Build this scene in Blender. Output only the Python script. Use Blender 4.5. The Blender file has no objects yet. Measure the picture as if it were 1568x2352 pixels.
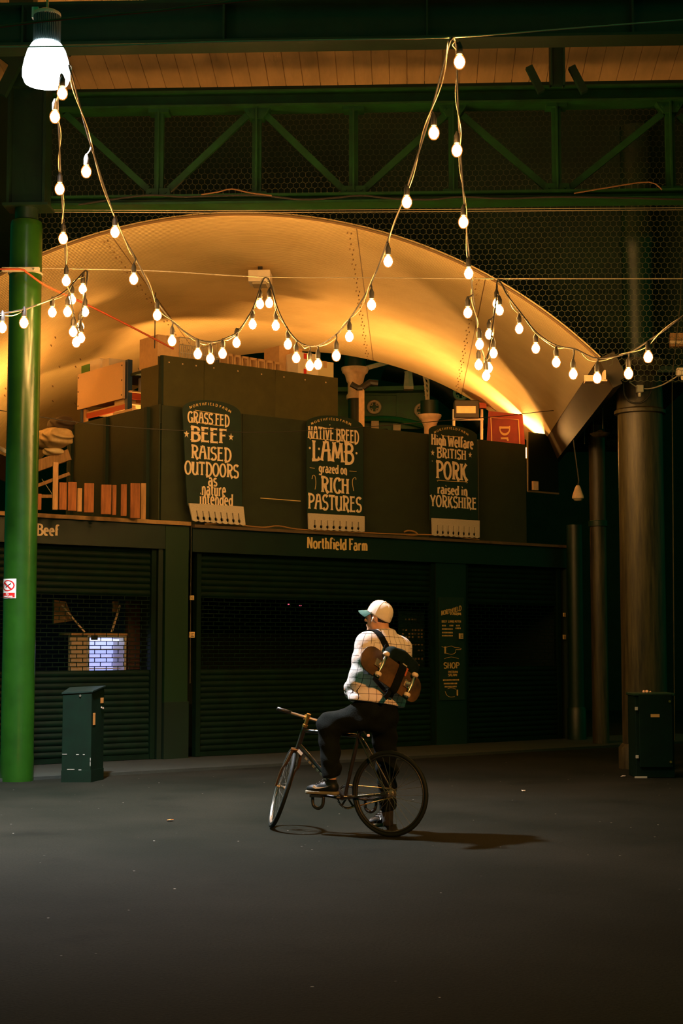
import bpy, math, random
import numpy as np
from mathutils import Vector, Matrix

# ------------------------------------------------------------------ camera, world, lights
random.seed(7); np.random.seed(7)
SC = bpy.context.scene
COL = SC.collection
FPX = 3575.0                      # focal length in pixels of the 1568 x 2352 frame
PITCH = math.radians(4.97)
YAW = math.radians(2.49)          # the vault axis (world +Y) lies 2.5 deg right of the view
CAM = np.array([0.0, 0.0, 1.47])
R_ = np.array([math.cos(YAW), math.sin(YAW), 0.0])
H_ = np.array([-math.sin(YAW), math.cos(YAW), 0.0])
Z_ = np.array([0.0, 0.0, 1.0])
F_ = H_*math.cos(PITCH) + Z_*math.sin(PITCH)
U_ = -H_*math.sin(PITCH) + Z_*math.cos(PITCH)

cd = bpy.data.cameras.new('camera'); co = bpy.data.objects.new('camera', cd); COL.objects.link(co)
cd.sensor_fit = 'VERTICAL'; cd.sensor_height = 36.0; cd.sensor_width = 24.0
cd.lens = FPX/2352*36.0
cd.clip_end = 300
m = Matrix(((R_[0], U_[0], -F_[0], CAM[0]), (R_[1], U_[1], -F_[1], CAM[1]), (R_[2], U_[2], -F_[2], CAM[2]), (0, 0, 0, 1)))
co.matrix_world = m
SC.camera = co
SC.view_settings.view_transform = 'Standard'
SC.view_settings.look = 'None'
SC.view_settings.exposure = 0.0
SC.view_settings.gamma = 1.0
SC.view_settings.use_curve_mapping = False

W = bpy.data.worlds.new('night'); SC.world = W; W.use_nodes = True
W.node_tree.nodes['Background'].inputs[0].default_value = (0.0, 0.95, 0.33, 1)
W.node_tree.nodes['Background'].inputs[1].default_value = 0.105

def ray(px, py):
    d = F_ + R_*((px-784)/FPX) + U_*((1176-py)/FPX)
    return d
def at_d(px, py, d):               # point on the pixel's ray at horizontal distance d ahead
    r = ray(px, py); return CAM + r*(d/np.dot(r, H_))
def at_y(px, py, Y):
    r = ray(px, py); return CAM + r*(Y/r[1])
def at_z(px, py, z):
    r = ray(px, py); return CAM + r*((z-CAM[2])/r[2])
def on_plane(px, py, P0, n):
    r = ray(px, py); return CAM + r*(np.dot(np.array(P0)-CAM, n)/np.dot(r, n))

def light(name, kind, loc, energy, color, aim=None, **kw):
    L = bpy.data.lights.new(name, kind); L.energy = energy; L.color = color
    for k, v in kw.items(): setattr(L, k, v)
    o = bpy.data.objects.new(name, L); COL.objects.link(o); o.location = loc
    if aim is not None:
        o.rotation_euler = (Vector(aim)-Vector(loc)).to_track_quat('-Z', 'Y').to_euler()
    return o
WARM = (1.0, 0.47, 0.12)
COLD = (0.98, 0.95, 1.0)
LAMP = at_d(106, 150, 13.7)
# unseen warm spot added behind the viewer, narrowed to light the cyclist's back orange
light('unseen_warm_spot', 'SPOT', (4.6, -3.5, 7.0), 9000, (1.0, 0.37, 0.085), (0.45, 12.6, 1.35), shadow_soft_size=0.3, spot_size=math.radians(19), spot_blend=0.8)

# ------------------------------------------------------------------ materials
MATS = {}
def mat(name, color, rough=0.6, metal=0.0, var=0.0, scale=6.0, bump=0.0, bscale=40.0, spec=0.5, color2=None, stretch=None, emit=None, estr=0.0, coat=0.0):
    if name in MATS: return MATS[name]
    M = bpy.data.materials.new(name); M.use_nodes = True; MATS[name] = M
    nt = M.node_tree; N = nt.nodes; Lk = nt.links; B = N['Principled BSDF']
    B.inputs['Base Color'].default_value = (*color, 1); B.inputs['Roughness'].default_value = rough
    B.inputs['Metallic'].default_value = metal; B.inputs['Specular IOR Level'].default_value = spec
    B.inputs['Coat Weight'].default_value = coat
    tc = N.new('ShaderNodeTexCoord'); mp = N.new('ShaderNodeMapping')
    Lk.new(tc.outputs['Object'], mp.inputs[0])
    if stretch: mp.inputs['Scale'].default_value = stretch
    if var > 0 or color2:
        nz = N.new('ShaderNodeTexNoise'); nz.inputs['Scale'].default_value = scale; nz.inputs['Detail'].default_value = 8; nz.inputs['Roughness'].default_value = 0.65
        Lk.new(mp.outputs[0], nz.inputs['Vector'])
        rp = N.new('ShaderNodeValToRGB'); c2 = color2 or tuple(c*(1-var) for c in color); c1 = color if color2 else tuple(min(1, c*(1+var)) for c in color)
        rp.color_ramp.elements[0].position = 0.32; rp.color_ramp.elements[1].position = 0.68
        rp.color_ramp.elements[0].color = (*c2, 1); rp.color_ramp.elements[1].color = (*c1, 1)
        Lk.new(nz.outputs['Fac'], rp.inputs[0]); Lk.new(rp.outputs[0], B.inputs['Base Color'])
    if bump > 0:
        nb = N.new('ShaderNodeTexNoise'); nb.inputs['Scale'].default_value = bscale; nb.inputs['Detail'].default_value = 6
        Lk.new(mp.outputs[0], nb.inputs['Vector'])
        bp = N.new('ShaderNodeBump'); bp.inputs['Strength'].default_value = bump; bp.inputs['Distance'].default_value = 0.02
        Lk.new(nb.outputs['Fac'], bp.inputs['Height']); Lk.new(bp.outputs[0], B.inputs['Normal'])
    if emit:
        B.inputs['Emission Color'].default_value = (*emit, 1); B.inputs['Emission Strength'].default_value = estr
    return M

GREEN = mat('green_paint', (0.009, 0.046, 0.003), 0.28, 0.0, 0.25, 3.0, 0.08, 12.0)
DGREEN = mat('dark_green_paint', (0.0015, 0.016, 0.0055), 0.45, 0.0, 0.3, 4.0, 0.1, 20.0)
TRUSSG = mat('truss_green', (0.004, 0.048, 0.007), 0.5, 0.0, 0.35, 5.0, 0.12, 20.0)
BLACKG = mat('black_green_steel', (0.001, 0.022, 0.010), 0.5, 0.0, 0.3, 8.0)
SHUT = mat('shutter_steel', (0.0008, 0.010, 0.0045), 0.6, 0.0, 0.3, 5.0, spec=.15)
PLY_LIT = mat('olive_hoarding_lit', (0.056, 0.054, 0.012), 0.75, 0.0, 0.18, 3.5, 0.1, 60.0)  # brighter copy: bulb light on the upper panels put into the colour
PLY_DIM = mat('olive_hoarding_dim', (0.017, 0.026, 0.007), 0.75, 0.0, 0.18, 3.5, 0.1, 60.0)  # darker copy: weaker light on the lower panels put into the colour
BATTEN = mat('dark_batten', (0.003, 0.018, 0.008), 0.8)
SIGNB = mat('sign_black', (0.003, 0.020, 0.010), 0.6, 0.0, 0.2, 6.0)
CREAM = mat('cream_letter', (0.80, 0.62, 0.42), 0.7, 0.0, 0.08, 20.0)
GOLD = mat('gold_letter', (0.72, 0.50, 0.20), 0.6)
COMB = mat('speckled_stone', (0.52, 0.44, 0.33), 0.85, 0.0, 0.25, 180.0)
TIMBER = mat('timber', (0.40, 0.22, 0.09), 0.8, 0.0, 0.3, 5.0, 0.2, 30.0, stretch=(6, 6, 0.7))
REDWOOD = mat('reddish_timber', (0.25, 0.085, 0.022), 0.8, 0.0, 0.42, 5.0, 0.25, 30.0, stretch=(7, 7, 0.6))
BOARD = mat('chipboard', (0.66, 0.44, 0.25), 0.85, 0.0, 0.07, 120.0)
CARD = mat('cardboard', (0.58, 0.37, 0.18), 0.85, 0.0, 0.08, 15.0)
WHITEBOX = mat('white_carton', (0.75, 0.66, 0.52), 0.7, 0.0, 0.05, 10)
STONE = mat('cream_cast_iron', (0.66, 0.47, 0.30), 0.7, 0.0, 0.15, 12.0)
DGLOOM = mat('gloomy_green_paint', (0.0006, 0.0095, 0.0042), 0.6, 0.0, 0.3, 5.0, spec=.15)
RUST = mat('grimy_iron', (0.036, 0.029, 0.011), 0.45, 0.0, 0.75, 3.0, 0.15, 25.0, stretch=(7, 7, 0.5))
WIRE = mat('black_cable', (0.015, 0.013, 0.010), 0.6)
STEELW = mat('steel_wire', (0.45, 0.38, 0.27), 0.45, 0.6)
REDROPE = mat('red_rope', (0.45, 0.06, 0.02), 0.7)
ORANGEROPE = mat('orange_rope', (0.34, 0.055, 0.012), 0.8)
BLUESTEEL = mat('blue_racking', (0.015, 0.045, 0.10), 0.45)
REDSTEEL = mat('red_racking', (0.42, 0.055, 0.015), 0.45)
BLACK = mat('black_plastic', (0.012, 0.013, 0.013), 0.45)
RUBBER = mat('rubber', (0.006, 0.010, 0.009), 0.65, spec=.2)
CHROME = mat('worn_chrome', (0.55, 0.5, 0.42), 0.28, 0.9)
BRASS = mat('brass', (0.60, 0.36, 0.10), 0.3, 0.9)
GALV = mat('galvanised_steel', (0.55, 0.50, 0.42), 0.5, 0.4)
WHITE = mat('white_enamel', (0.82, 0.80, 0.76), 0.5)
REDP = mat('red_print', (0.65, 0.015, 0.015), 0.5)
BLUEP = mat('blue_tarp', (0.02, 0.05, 0.85), 0.6)

# ------------------------------------------------------------------ mesh builder and scene tree
ORIG = {}
class MB:
    def __init__(s): s.v = []; s.f = []
    def add(s, verts, faces):
        k = len(s.v); s.v.extend([tuple(map(float, p)) for p in verts]); s.f.extend([tuple(i+k for i in fc) for fc in faces]); return s
    def hexa(s, p):                # 8 points: bottom ring 0-3, top ring 4-7
        return s.add(p, [(3,2,1,0), (4,5,6,7), (0,1,5,4), (1,2,6,5), (2,3,7,6), (3,0,4,7)])
    def box(s, c, size, ax=None):
        c = np.array(c, float); a = ax if ax is not None else (np.array([1.,0,0]), np.array([0,1.,0]), Z_)
        x, y, z = [np.array(a[i])*size[i]/2 for i in range(3)]
        return s.hexa([c-x-y-z, c+x-y-z, c+x+y-z, c-x+y-z, c-x-y+z, c+x-y+z, c+x+y+z, c-x+y+z])
    def bar(s, p, q, w, h, up=Z_):
        p = np.array(p, float); q = np.array(q, float); d = q-p; L = np.linalg.norm(d); d = d/L
        sd = np.cross(d, up); sd /= np.linalg.norm(sd); u2 = np.cross(sd, d)
        return s.box((p+q)/2, (L, w, h), (d, sd, u2))
    def tube(s, pts, r, n=8, cap=True):
        pts = [np.array(p, float) for p in pts]; m_ = len(pts)
        rs = r if hasattr(r, '__len__') else [r]*m_
        base = len(s.v); prev = None
        for i, p in enumerate(pts):
            d = pts[min(i+1, m_-1)]-pts[max(i-1, 0)]; d = d/(np.linalg.norm(d)+1e-12)
            if prev is None:
                a = np.array([0,0,1.]) if abs(d[2]) < 0.9 else np.array([1.,0,0])
            else: a = prev
            x = a-d*np.dot(a, d); x /= np.linalg.norm(x)+1e-12; prev = x; y = np.cross(d, x)
            for k in range(n):
                t = 2*math.pi*k/n; s.v.append(tuple(p+(x*math.cos(t)+y*math.sin(t))*rs[i]))
        for i in range(m_-1):
            for k in range(n):
                a = base+i*n+k; b = base+i*n+(k+1) % n; s.f.append((a, b, b+n, a+n))
        if cap:
            s.f.append(tuple(base+k for k in reversed(range(n)))); s.f.append(tuple(base+(m_-1)*n+k for k in range(n)))
        return s
    def ring(s, c, ax, R, r, n=48, m_=8):       # torus
        c = np.array(c, float); ax = np.array(ax, float); ax /= np.linalg.norm(ax)
        a = np.array([0,0,1.]) if abs(ax[2]) < 0.9 else np.array([1.,0,0])
        x = np.cross(a, ax); x /= np.linalg.norm(x); y = np.cross(ax, x); base = len(s.v)
        for i in range(n):
            t = 2*math.pi*i/n; e = x*math.cos(t)+y*math.sin(t)
            for k in range(m_):
                u = 2*math.pi*k/m_; s.v.append(tuple(c+e*(R+r*math.cos(u))+ax*r*math.sin(u)))
        for i in range(n):
            for k in range(m_):
                a_ = base+i*m_+k; b = base+i*m_+(k+1) % m_; a2 = base+((i+1) % n)*m_+k; b2 = base+((i+1) % n)*m_+(k+1) % m_
                s.f.append((a_, a2, b2, b))
        return s
    def lathe(s, c, prof, n=32, ax=Z_, cap=True):   # prof: list of (radius, height)
        c = np.array(c, float); ax = np.array(ax, float); ax /= np.linalg.norm(ax)
        a = np.array([0,0,1.]) if abs(ax[2]) < 0.9 else np.array([1.,0,0])
        x = np.cross(a, ax); x /= np.linalg.norm(x); y = np.cross(ax, x); base = len(s.v)
        for (r, h) in prof:
            for k in range(n):
                t = 2*math.pi*k/n; s.v.append(tuple(c+ax*h+(x*math.cos(t)+y*math.sin(t))*r))
        for i in range(len(prof)-1):
            for k in range(n):
                a_ = base+i*n+k; b = base+i*n+(k+1) % n; s.f.append((a_, b, b+n, a_+n))
        if cap:
            s.f.append(tuple(base+k for k in reversed(range(n)))); s.f.append(tuple(base+(len(prof)-1)*n+k for k in range(n)))
        return s
    def prism(s, poly, off):       # planar polygon extruded by vector off
        n = len(poly); p = [np.array(q, float) for q in poly]; q = [a+np.array(off) for a in p]
        return s.add(p+q, [tuple(reversed(range(n))), tuple(range(n, 2*n))]+[(i, (i+1) % n, n+(i+1) % n, n+i) for i in range(n)])
    def face(s, poly): return s.add(poly, [tuple(range(len(poly)))])
    def build(s, name, material, parent=None, smooth=False, bevel=0.0, label=None):
        v = np.array(s.v)
        if parent is not None: org = ORIG[parent.as_pointer()]
        else:
            org = np.array([(v[:,0].min()+v[:,0].max())/2, (v[:,1].min()+v[:,1].max())/2, v[:,2].min()])
        me = bpy.data.meshes.new(name); me.from_pydata((v-org).tolist(), [], s.f); me.update()
        if smooth is not False:
            me.polygons.foreach_set('use_smooth', [True]*len(me.polygons))
            if smooth is not True: me.set_sharp_from_angle(angle=math.radians(smooth))
        me.materials.append(material)
        o = bpy.data.objects.new(name, me); COL.objects.link(o); ORIG[o.as_pointer()] = org
        if parent is not None: o.parent = parent
        else: o.location = org
        if bevel > 0:
            b = o.modifiers.new('bevel', 'BEVEL'); b.width = bevel; b.segments = 2; b.limit_method = 'ANGLE'
        if label: o['label'] = label
        return o
def thing(name, label, cat, loc, group=None):
    o = bpy.data.objects.new(name, None); COL.objects.link(o); o.location = tuple(map(float, loc)); o.empty_display_size = 0.1
    ORIG[o.as_pointer()] = np.array(loc, float)
    return tag(o, label, cat, group)
def tag(o, label, cat, group=None):
    o['label'] = label; o['category'] = cat
    if group: o['group'] = group
    return o
def struct(o, label=None, cat=None):
    o['kind'] = 'structure'
    if label: o['label'] = label
    if cat: o['category'] = cat
    return o
def smooth_path(pts, sub=6):
    P = [np.array(p, float) for p in pts]; out = []
    for i in range(len(P)-1):
        p0 = P[max(i-1, 0)]; p1 = P[i]; p2 = P[i+1]; p3 = P[min(i+2, len(P)-1)]
        for k in range(sub):
            t = k/sub
            out.append(0.5*((2*p1)+(-p0+p2)*t+(2*p0-5*p1+4*p2-p3)*t*t+(-p0+3*p1-3*p2+p3)*t**3))
    out.append(P[-1]); return out

# ------------------------------------------------------------------ lettering
def arc(cx, cy, rx, ry, a0, a1, n=12):
    return [(cx+rx*math.cos(math.radians(a0+(a1-a0)*i/n)), cy+ry*math.sin(math.radians(a0+(a1-a0)*i/n))) for i in range(n+1)]
G = {
 'A': (.62, [[(.02,0),(.22,1)], [(.22,1),(.42,.98),(.50,.5),(.56,0)], [(.12,.52),(.52,.56)]]),
 'B': (.60, [[(.10,0),(.10,1)], [(.0,1)]+arc(.28,.78,.24,.22,90,-90), [(.10,.56)]+arc(.28,.26,.29,.29,90,-90)+[(.02,-.03)]]),
 'C': (.56, [arc(.32,.5,.27,.50,40,325,18)]),
 'D': (.62, [[(.12,0),(.12,1)], [(.0,1)]+arc(.22,.47,.36,.53,90,-90,16)+[(.04,-.08)]]),
 'E': (.52, [[(.10,0),(.10,1)], [(.0,1),(.46,1)], [(.10,.58),(.42,.60)], [(.0,0),(.50,.02)]]),
 'F': (.50, [[(.10,0),(.10,1)], [(.0,1),(.48,1)], [(.10,.56),(.40,.58)]]),
 'G': (.60, [arc(.32,.5,.28,.50,45,330,18), [(.36,.42),(.60,.42)], [(.56,.42),(.56,-.04)]]),
 'H': (.60, [[(.10,0),(.10,1)], [(.50,0),(.50,1)], [(.10,.58),(.50,.58)]]),
 'I': (.24, [[(.12,0),(.12,1)]]),
 'K': (.60, [[(.10,0),(.10,1)], [(.52,1),(.14,.46)], [(.24,.58),(.40,.2),(.58,-.04)]]),
 'L': (.52, [[(.12,0),(.12,1)], [(.0,0),(.36,.0),(.50,.12)]]),
 'M': (.78, [[(.04,0),(.14,1)], [(.14,1),(.38,.2)], [(.38,.2),(.62,1)], [(.62,1),(.72,0)]]),
 'N': (.62, [[(.08,0),(.10,1)], [(.10,1),(.50,.0)], [(.50,0),(.52,1)]]),
 'O': (.62, [arc(.31,.5,.27,.50,0,360,24)]),
 'P': (.56, [[(.12,0),(.12,1)], [(.0,1)]+arc(.26,.74,.28,.26,90,-90)+[(.12,.48)]]),
 'R': (.60, [[(.12,0),(.12,1)], [(.0,1)]+arc(.26,.75,.26,.25,90,-90)+[(.12,.5)], [(.30,.5),(.40,.15),(.58,-.06)]]),
 'S': (.50, [arc(.25,.76,.21,.24,30,270,12)+arc(.25,.26,.22,.26,90,-150,12)]),
 'T': (.56, [[(.28,0),(.28,1)], [(.0,.96),(.28,1),(.56,.96)]]),
 'U': (.60, [[(.08,1),(.08,.35)]+arc(.30,.3,.22,.30,180,340,10), [(.52,1),(.52,0)]]),
 'V': (.58, [[(.04,1),(.28,0)], [(.28,0),(.54,1)]]),
 'W': (.84, [[(.02,1),(.20,0)], [(.20,0),(.42,.8)], [(.42,.8),(.60,0)], [(.60,0),(.80,1)]]),
 'Y': (.58, [[(.02,1),(.28,.45)], [(.56,1),(.28,.45)], [(.28,.45),(.28,0)]]),
 'a': (.46, [arc(.21,.20,.17,.20,20,380,14), [(.08,.62),(.28,.66),(.38,.5),(.38,.0)]]),
 'd': (.48, [arc(.22,.31,.18,.31,0,360,16), [(.40,0),(.40,1)]]),
 'e': (.46, [[(.06,.36),(.40,.38)]+arc(.23,.33,.18,.33,5,310,14)]),
 'f': (.34, [[(.14,0),(.14,.8)]+arc(.26,.82,.12,.18,180,40,6), [(.02,.58),(.30,.60)]]),
 'g': (.48, [arc(.22,.36,.17,.28,0,360,14), [(.40,.64),(.40,-.12)]+arc(.22,-.12,.18,.16,0,-160,8)]),
 'h': (.48, [[(.10,0),(.10,1)], arc(.25,.42,.15,.24,180,0,8)+[(.40,0)]]),
 'i': (.22, [[(.11,0),(.11,.64)], [(.08,.86),(.15,.90)]]),
 'k': (.46, [[(.10,0),(.10,1)], [(.40,.64),(.12,.28)], [(.2,.36),(.42,0)]]),
 'l': (.22, [[(.11,0),(.11,1)]]),
 'm': (.70, [[(.10,0),(.10,.64)], arc(.22,.42,.12,.22,180,0,8)+[(.34,0)], arc(.47,.42,.13,.22,180,0,8)+[(.60,0)]]),
 'n': (.48, [[(.10,0),(.10,.64)], arc(.25,.42,.15,.23,180,0,8)+[(.40,.05),(.34,-.1)]]),
 'o': (.48, [arc(.24,.32,.19,.32,0,360,16)]),
 'r': (.36, [[(.10,0),(.10,.64)], [(.10,.48),(.22,.62),(.34,.60)]]),
 's': (.40, [arc(.20,.48,.14,.16,40,270,8)+arc(.20,.16,.15,.16,90,-150,8)]),
 't': (.32, [[(.14,.92),(.14,.12),(.28,.0)], [(.0,.62),(.30,.64)]]),
 'u': (.48, [[(.08,.64),(.08,.22)]+arc(.23,.2,.15,.2,180,340,8), [(.40,.64),(.40,0)]]),
 'z': (.42, [[(.04,.62),(.38,.62)], [(.38,.62),(.04,.02)], [(.04,.02),(.40,.02)]]),
}
def ribbon2d(pts, th, flare):
    P = np.array(pts, float)
    if len(P) == 2: P = np.array([P[0]+(P[1]-P[0])*t for t in (0, .12, .3, .7, .88, 1)])
    n = len(P); closed = np.linalg.norm(P[0]-P[-1]) < 1e-6
    L = []; Rr = []
    for i in range(n):
        if closed: d = P[(i+1) % (n-1)]-P[(i-1) % (n-1)]
        else: d = P[min(i+1, n-1)]-P[max(i-1, 0)]
        d = d/(np.linalg.norm(d)+1e-9); nn = np.array([-d[1], d[0]])
        w = th*(0.72+0.36*abs(d[1]))          # upright strokes are the heavy ones
        s = i/(n-1)
        if not closed and flare: w *= 1+flare*max(0, 1-min(s, 1-s)*6)
        L.append(P[i]+nn*w/2); Rr.append(P[i]-nn*w/2)
    return L, Rr
def text_strokes(word, th=0.17, flare=0.5, gap=0.06, space=0.26):
    out = []; x = 0.0
    for ch in word:
        if ch == ' ': x += space; continue
        w, st = G[ch]
        for q in st: out.append(ribbon2d([(a+x, b) for a, b in q], th, flare))
        x += w+gap
    return out, x-gap
def lettering(mb, word, fn, th=0.17, flare=0.5, gap=0.08, x0=0., x1=1., y0=0., y1=1.):
    """draws the word into the box x0..x1, y0..y1; fn maps (x, y) to a world point"""
    st, Wd = text_strokes(word, th, flare, gap)
    fn0 = np.array(fn(x0, y0)); ex = np.array(fn(x1, y0))-fn0; ey = np.array(fn(x0, y1))-fn0; lift = np.cross(ex, ey); lift /= np.linalg.norm(lift)+1e-12
    if np.dot(lift, CAM-fn0) < 0: lift = -lift
    for si, (L, Rr) in enumerate(st):
        n = len(L); V = []
        for a, b in zip(L, Rr):
            for q in (a, b): V.append(np.array(fn(x0+(x1-x0)*q[0]/Wd, y0+(y1-y0)*q[1]))+lift*.0005*(si % 7))
        mb.add(V, [(2*i, 2*i+1, 2*i+3, 2*i+2) for i in range(n-1)])
    return mb

# ------------------------------------------------------------------ distance-field modelling
def surfnet(f, lo, hi, h):
    lo = np.array(lo, float); hi = np.array(hi, float)
    n = np.ceil((hi-lo)/h).astype(int)+1
    g = [lo[i]+h*np.arange(n[i]) for i in range(3)]
    P = np.stack(np.meshgrid(*g, indexing='ij'), -1)
    V = f(P.reshape(-1, 3)).reshape(n)
    ins = V < 0
    c = np.zeros(n-1, int)
    corners = [(i, j, k) for i in (0, 1) for j in (0, 1) for k in (0, 1)]
    for (i, j, k) in corners: c += ins[i:n[0]-1+i, j:n[1]-1+j, k:n[2]-1+k]
    act = (c > 0) & (c < 8); idx = np.argwhere(act)
    pos = np.zeros((len(idx), 3)); cnt = np.zeros(len(idx))
    for a in corners:
        for ax in range(3):
            if a[ax] == 0:
                b = list(a); b[ax] = 1; a_ = np.array(a); b_ = np.array(b)
                v0 = V[tuple((idx+a_).T)]; v1 = V[tuple((idx+b_).T)]
                mk = (v0 < 0) != (v1 < 0); t = np.where(mk, v0/np.where(mk, v0-v1, 1), 0)
                pos += mk[:, None]*(a_+t[:, None]*(b_-a_)); cnt += mk
    verts = lo+h*(idx+pos/cnt[:, None])
    num = -np.ones(n-1, int); num[tuple(idx.T)] = np.arange(len(idx))
    faces = []
    for ax in range(3):
        o1, o2 = [(1, 2), (2, 0), (0, 1)][ax]
        s0 = [slice(None)]*3; s1 = [slice(None)]*3; s0[ax] = slice(0, -1); s1[ax] = slice(1, None)
        A = ins[tuple(s0)]; Bv = ins[tuple(s1)]
        e = np.argwhere(A != Bv)
        ok = (e[:, o1] > 0) & (e[:, o2] > 0) & (e[:, o1] < n[o1]-1) & (e[:, o2] < n[o2]-1); e = e[ok]
        def cell(d1, d2):
            q = e.copy(); q[:, o1] += d1; q[:, o2] += d2; return num[tuple(q.T)]
        quad = np.stack([cell(-1, -1), cell(0, -1), cell(0, 0), cell(-1, 0)], 1)
        fl = ~A[tuple(e.T)]; quad[fl] = quad[fl][:, ::-1]
        faces.append(quad)
    return verts, np.concatenate(faces)
def sm(a, b, k):
    h = np.clip(0.5+0.5*(b-a)/k, 0, 1); return b*(1-h)+a*h-k*h*(1-h)
def smx(a, b, k): return -sm(-a, -b, k)
def cone(p, a, b, r0, r1):
    a = np.array(a); b = np.array(b); ab = b-a; t = np.clip(((p-a)@ab)/np.dot(ab, ab), 0, 1)
    return np.linalg.norm(p-a-t[:, None]*ab, axis=1)-(r0+(r1-r0)*t)
def ell(p, c, ax, rad):
    q = np.stack([(p-np.array(c))@np.array(ax[i])/rad[i] for i in range(3)], 1)
    k = np.linalg.norm(q, axis=1); return (k-1)*min(rad)
def rbox(p, c, ax, half, r):
    q = np.stack([np.abs((p-np.array(c))@np.array(ax[i]))-(half[i]-r) for i in range(3)], 1)
    return np.linalg.norm(np.maximum(q, 0), axis=1)+np.minimum(q.max(1), 0)-r
def mesh_obj(name, verts, faces, material, parent, smooth=True, label=None):
    b = MB(); b.v = [tuple(p) for p in verts]; b.f = [tuple(int(i) for i in q) for q in faces]
    return b.build(name, material, parent, smooth, label=label)

# ------------------------------------------------------------------ structure
def asphalt():
    M = bpy.data.materials.new('asphalt'); M.use_nodes = True; nt = M.node_tree; N = nt.nodes; L = nt.links; B = N['Principled BSDF']
    tc = N.new('ShaderNodeTexCoord')
    def noise(s, d=8, r=0.6):
        n = N.new('ShaderNodeTexNoise'); n.inputs['Scale'].default_value = s; n.inputs['Detail'].default_value = d; n.inputs['Roughness'].default_value = r
        L.new(tc.outputs['Object'], n.inputs['Vector']); return n
    def ramp(src, p0, c0, p1, c1):
        r = N.new('ShaderNodeValToRGB'); r.color_ramp.elements[0].position = p0; r.color_ramp.elements[1].position = p1
        r.color_ramp.elements[0].color = (*c0, 1); r.color_ramp.elements[1].color = (*c1, 1); L.new(src, r.inputs[0]); return r
    big = ramp(noise(0.35, 6).outputs['Fac'], 0.35, (0.0054, 0.0078, 0.0050), 0.68, (0.0172, 0.0176, 0.0126))
    fine = ramp(noise(70, 4).outputs['Fac'], 0.3, (0.55, 0.55, 0.55), 0.75, (1.4, 1.4, 1.4))
    mx = N.new('ShaderNodeMix'); mx.data_type = 'RGBA'; mx.blend_type = 'MULTIPLY'; mx.inputs[0].default_value = 1
    L.new(big.outputs[0], mx.inputs[6]); L.new(fine.outputs[0], mx.inputs[7])
    # oily blotches
    blot = ramp(noise(1.1, 5).outputs['Fac'], 0.60, (0, 0, 0), 0.70, (0.75, 0.75, 0.75))
    m2 = N.new('ShaderNodeMix'); m2.data_type = 'RGBA'; L.new(blot.outputs[0], m2.inputs[0]); L.new(mx.outputs[2], m2.inputs[6]); m2.inputs[7].default_value = (0.005, 0.0065, 0.0045, 1)
    # trodden pale specks
    vo = N.new('ShaderNodeTexVoronoi'); vo.inputs['Scale'].default_value = 6.5; L.new(tc.outputs['Object'], vo.inputs['Vector'])
    sp = ramp(vo.outputs['Distance'], 0.045, (1, 1, 1), 0.06, (0, 0, 0))
    wn = ramp(noise(3.0, 2).outputs['Fac'], 0.52, (0, 0, 0), 0.6, (1, 1, 1))
    mm = N.new('ShaderNodeMath'); mm.operation = 'MULTIPLY'; L.new(sp.outputs[0], mm.inputs[0]); L.new(wn.outputs[0], mm.inputs[1])
    m3 = N.new('ShaderNodeMix'); m3.data_type = 'RGBA'; L.new(mm.outputs[0], m3.inputs[0]); L.new(m2.outputs[2], m3.inputs[6]); m3.inputs[7].default_value = (0.40, 0.38, 0.33, 1)
    L.new(m3.outputs[2], B.inputs['Base Color']); B.inputs['Roughness'].default_value = 0.85; B.inputs['Specular IOR Level'].default_value = 0.06
    bp = N.new('ShaderNodeBump'); bp.inputs['Strength'].default_value = 0.55; bp.inputs['Distance'].default_value = 0.012
    L.new(noise(55, 6).outputs['Fac'], bp.inputs['Height']); L.new(bp.outputs[0], B.inputs['Normal'])
    return M
fl = MB(); fl.add([(-30,-10,0),(30,-10,0),(30,45,0),(-30,45,0)], [(0,1,2,3)])
struct(fl.build('floor', asphalt()), 'dark asphalt floor of the market hall', 'floor')

# raised pavement strip in front of the stalls (its lit edge runs from the bollard to the right)
ang = math.radians(37.4)
uS = R_*math.cos(ang)+H_*math.sin(ang)             # along the stall fronts, to the right and away
nS = R_*math.sin(ang)-H_*math.cos(ang)             # out of the stall fronts, towards the square
O_S = np.array([0, 0, 0.])+H_*20.5+R_*((435-784)/3588*20.5)
def st(px, py, off=0.0):
    p = on_plane(px, py, O_S+nS*off, nS); return np.dot(p-O_S, uS), p[2]
def ps(t, n, z): return O_S+uS*t+nS*n+Z_*z
def sbox(mb, t0, t1, n0, n1, z0, z1):
    return mb.hexa([ps(t0,n0,z0), ps(t1,n0,z0), ps(t1,n1,z0), ps(t0,n1,z0), ps(t0,n0,z1), ps(t1,n0,z1), ps(t1,n1,z1), ps(t0,n1,z1)])
PAVE = mat('pavement', (0.010, 0.017, 0.012), 0.85, 0.0, 0.3, 2.0, 0.3, 40.0)
g0 = at_z(215, 1784, 0); 
kn = np.dot(g0-O_S, nS)
mb = MB(); sbox(mb, -6, 9.5, -0.2, kn, 0.0, 0.035)
struct(mb.build('trim_1', PAVE), 'low pavement strip along the shuttered stalls', 'pavement')

WALLD = mat('dark_brick', (0.0035, 0.019, 0.008), 0.9, 0.0, 0.3, 2.0, 0.3, 14.0)
mb = MB(); mb.add([(-20,37,0),(22,37,0),(22,37,12),(-20,37,12)], [(0,1,2,3)])
struct(mb.build('wall_back', WALLD), 'dark far wall of the station', 'wall')

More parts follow.
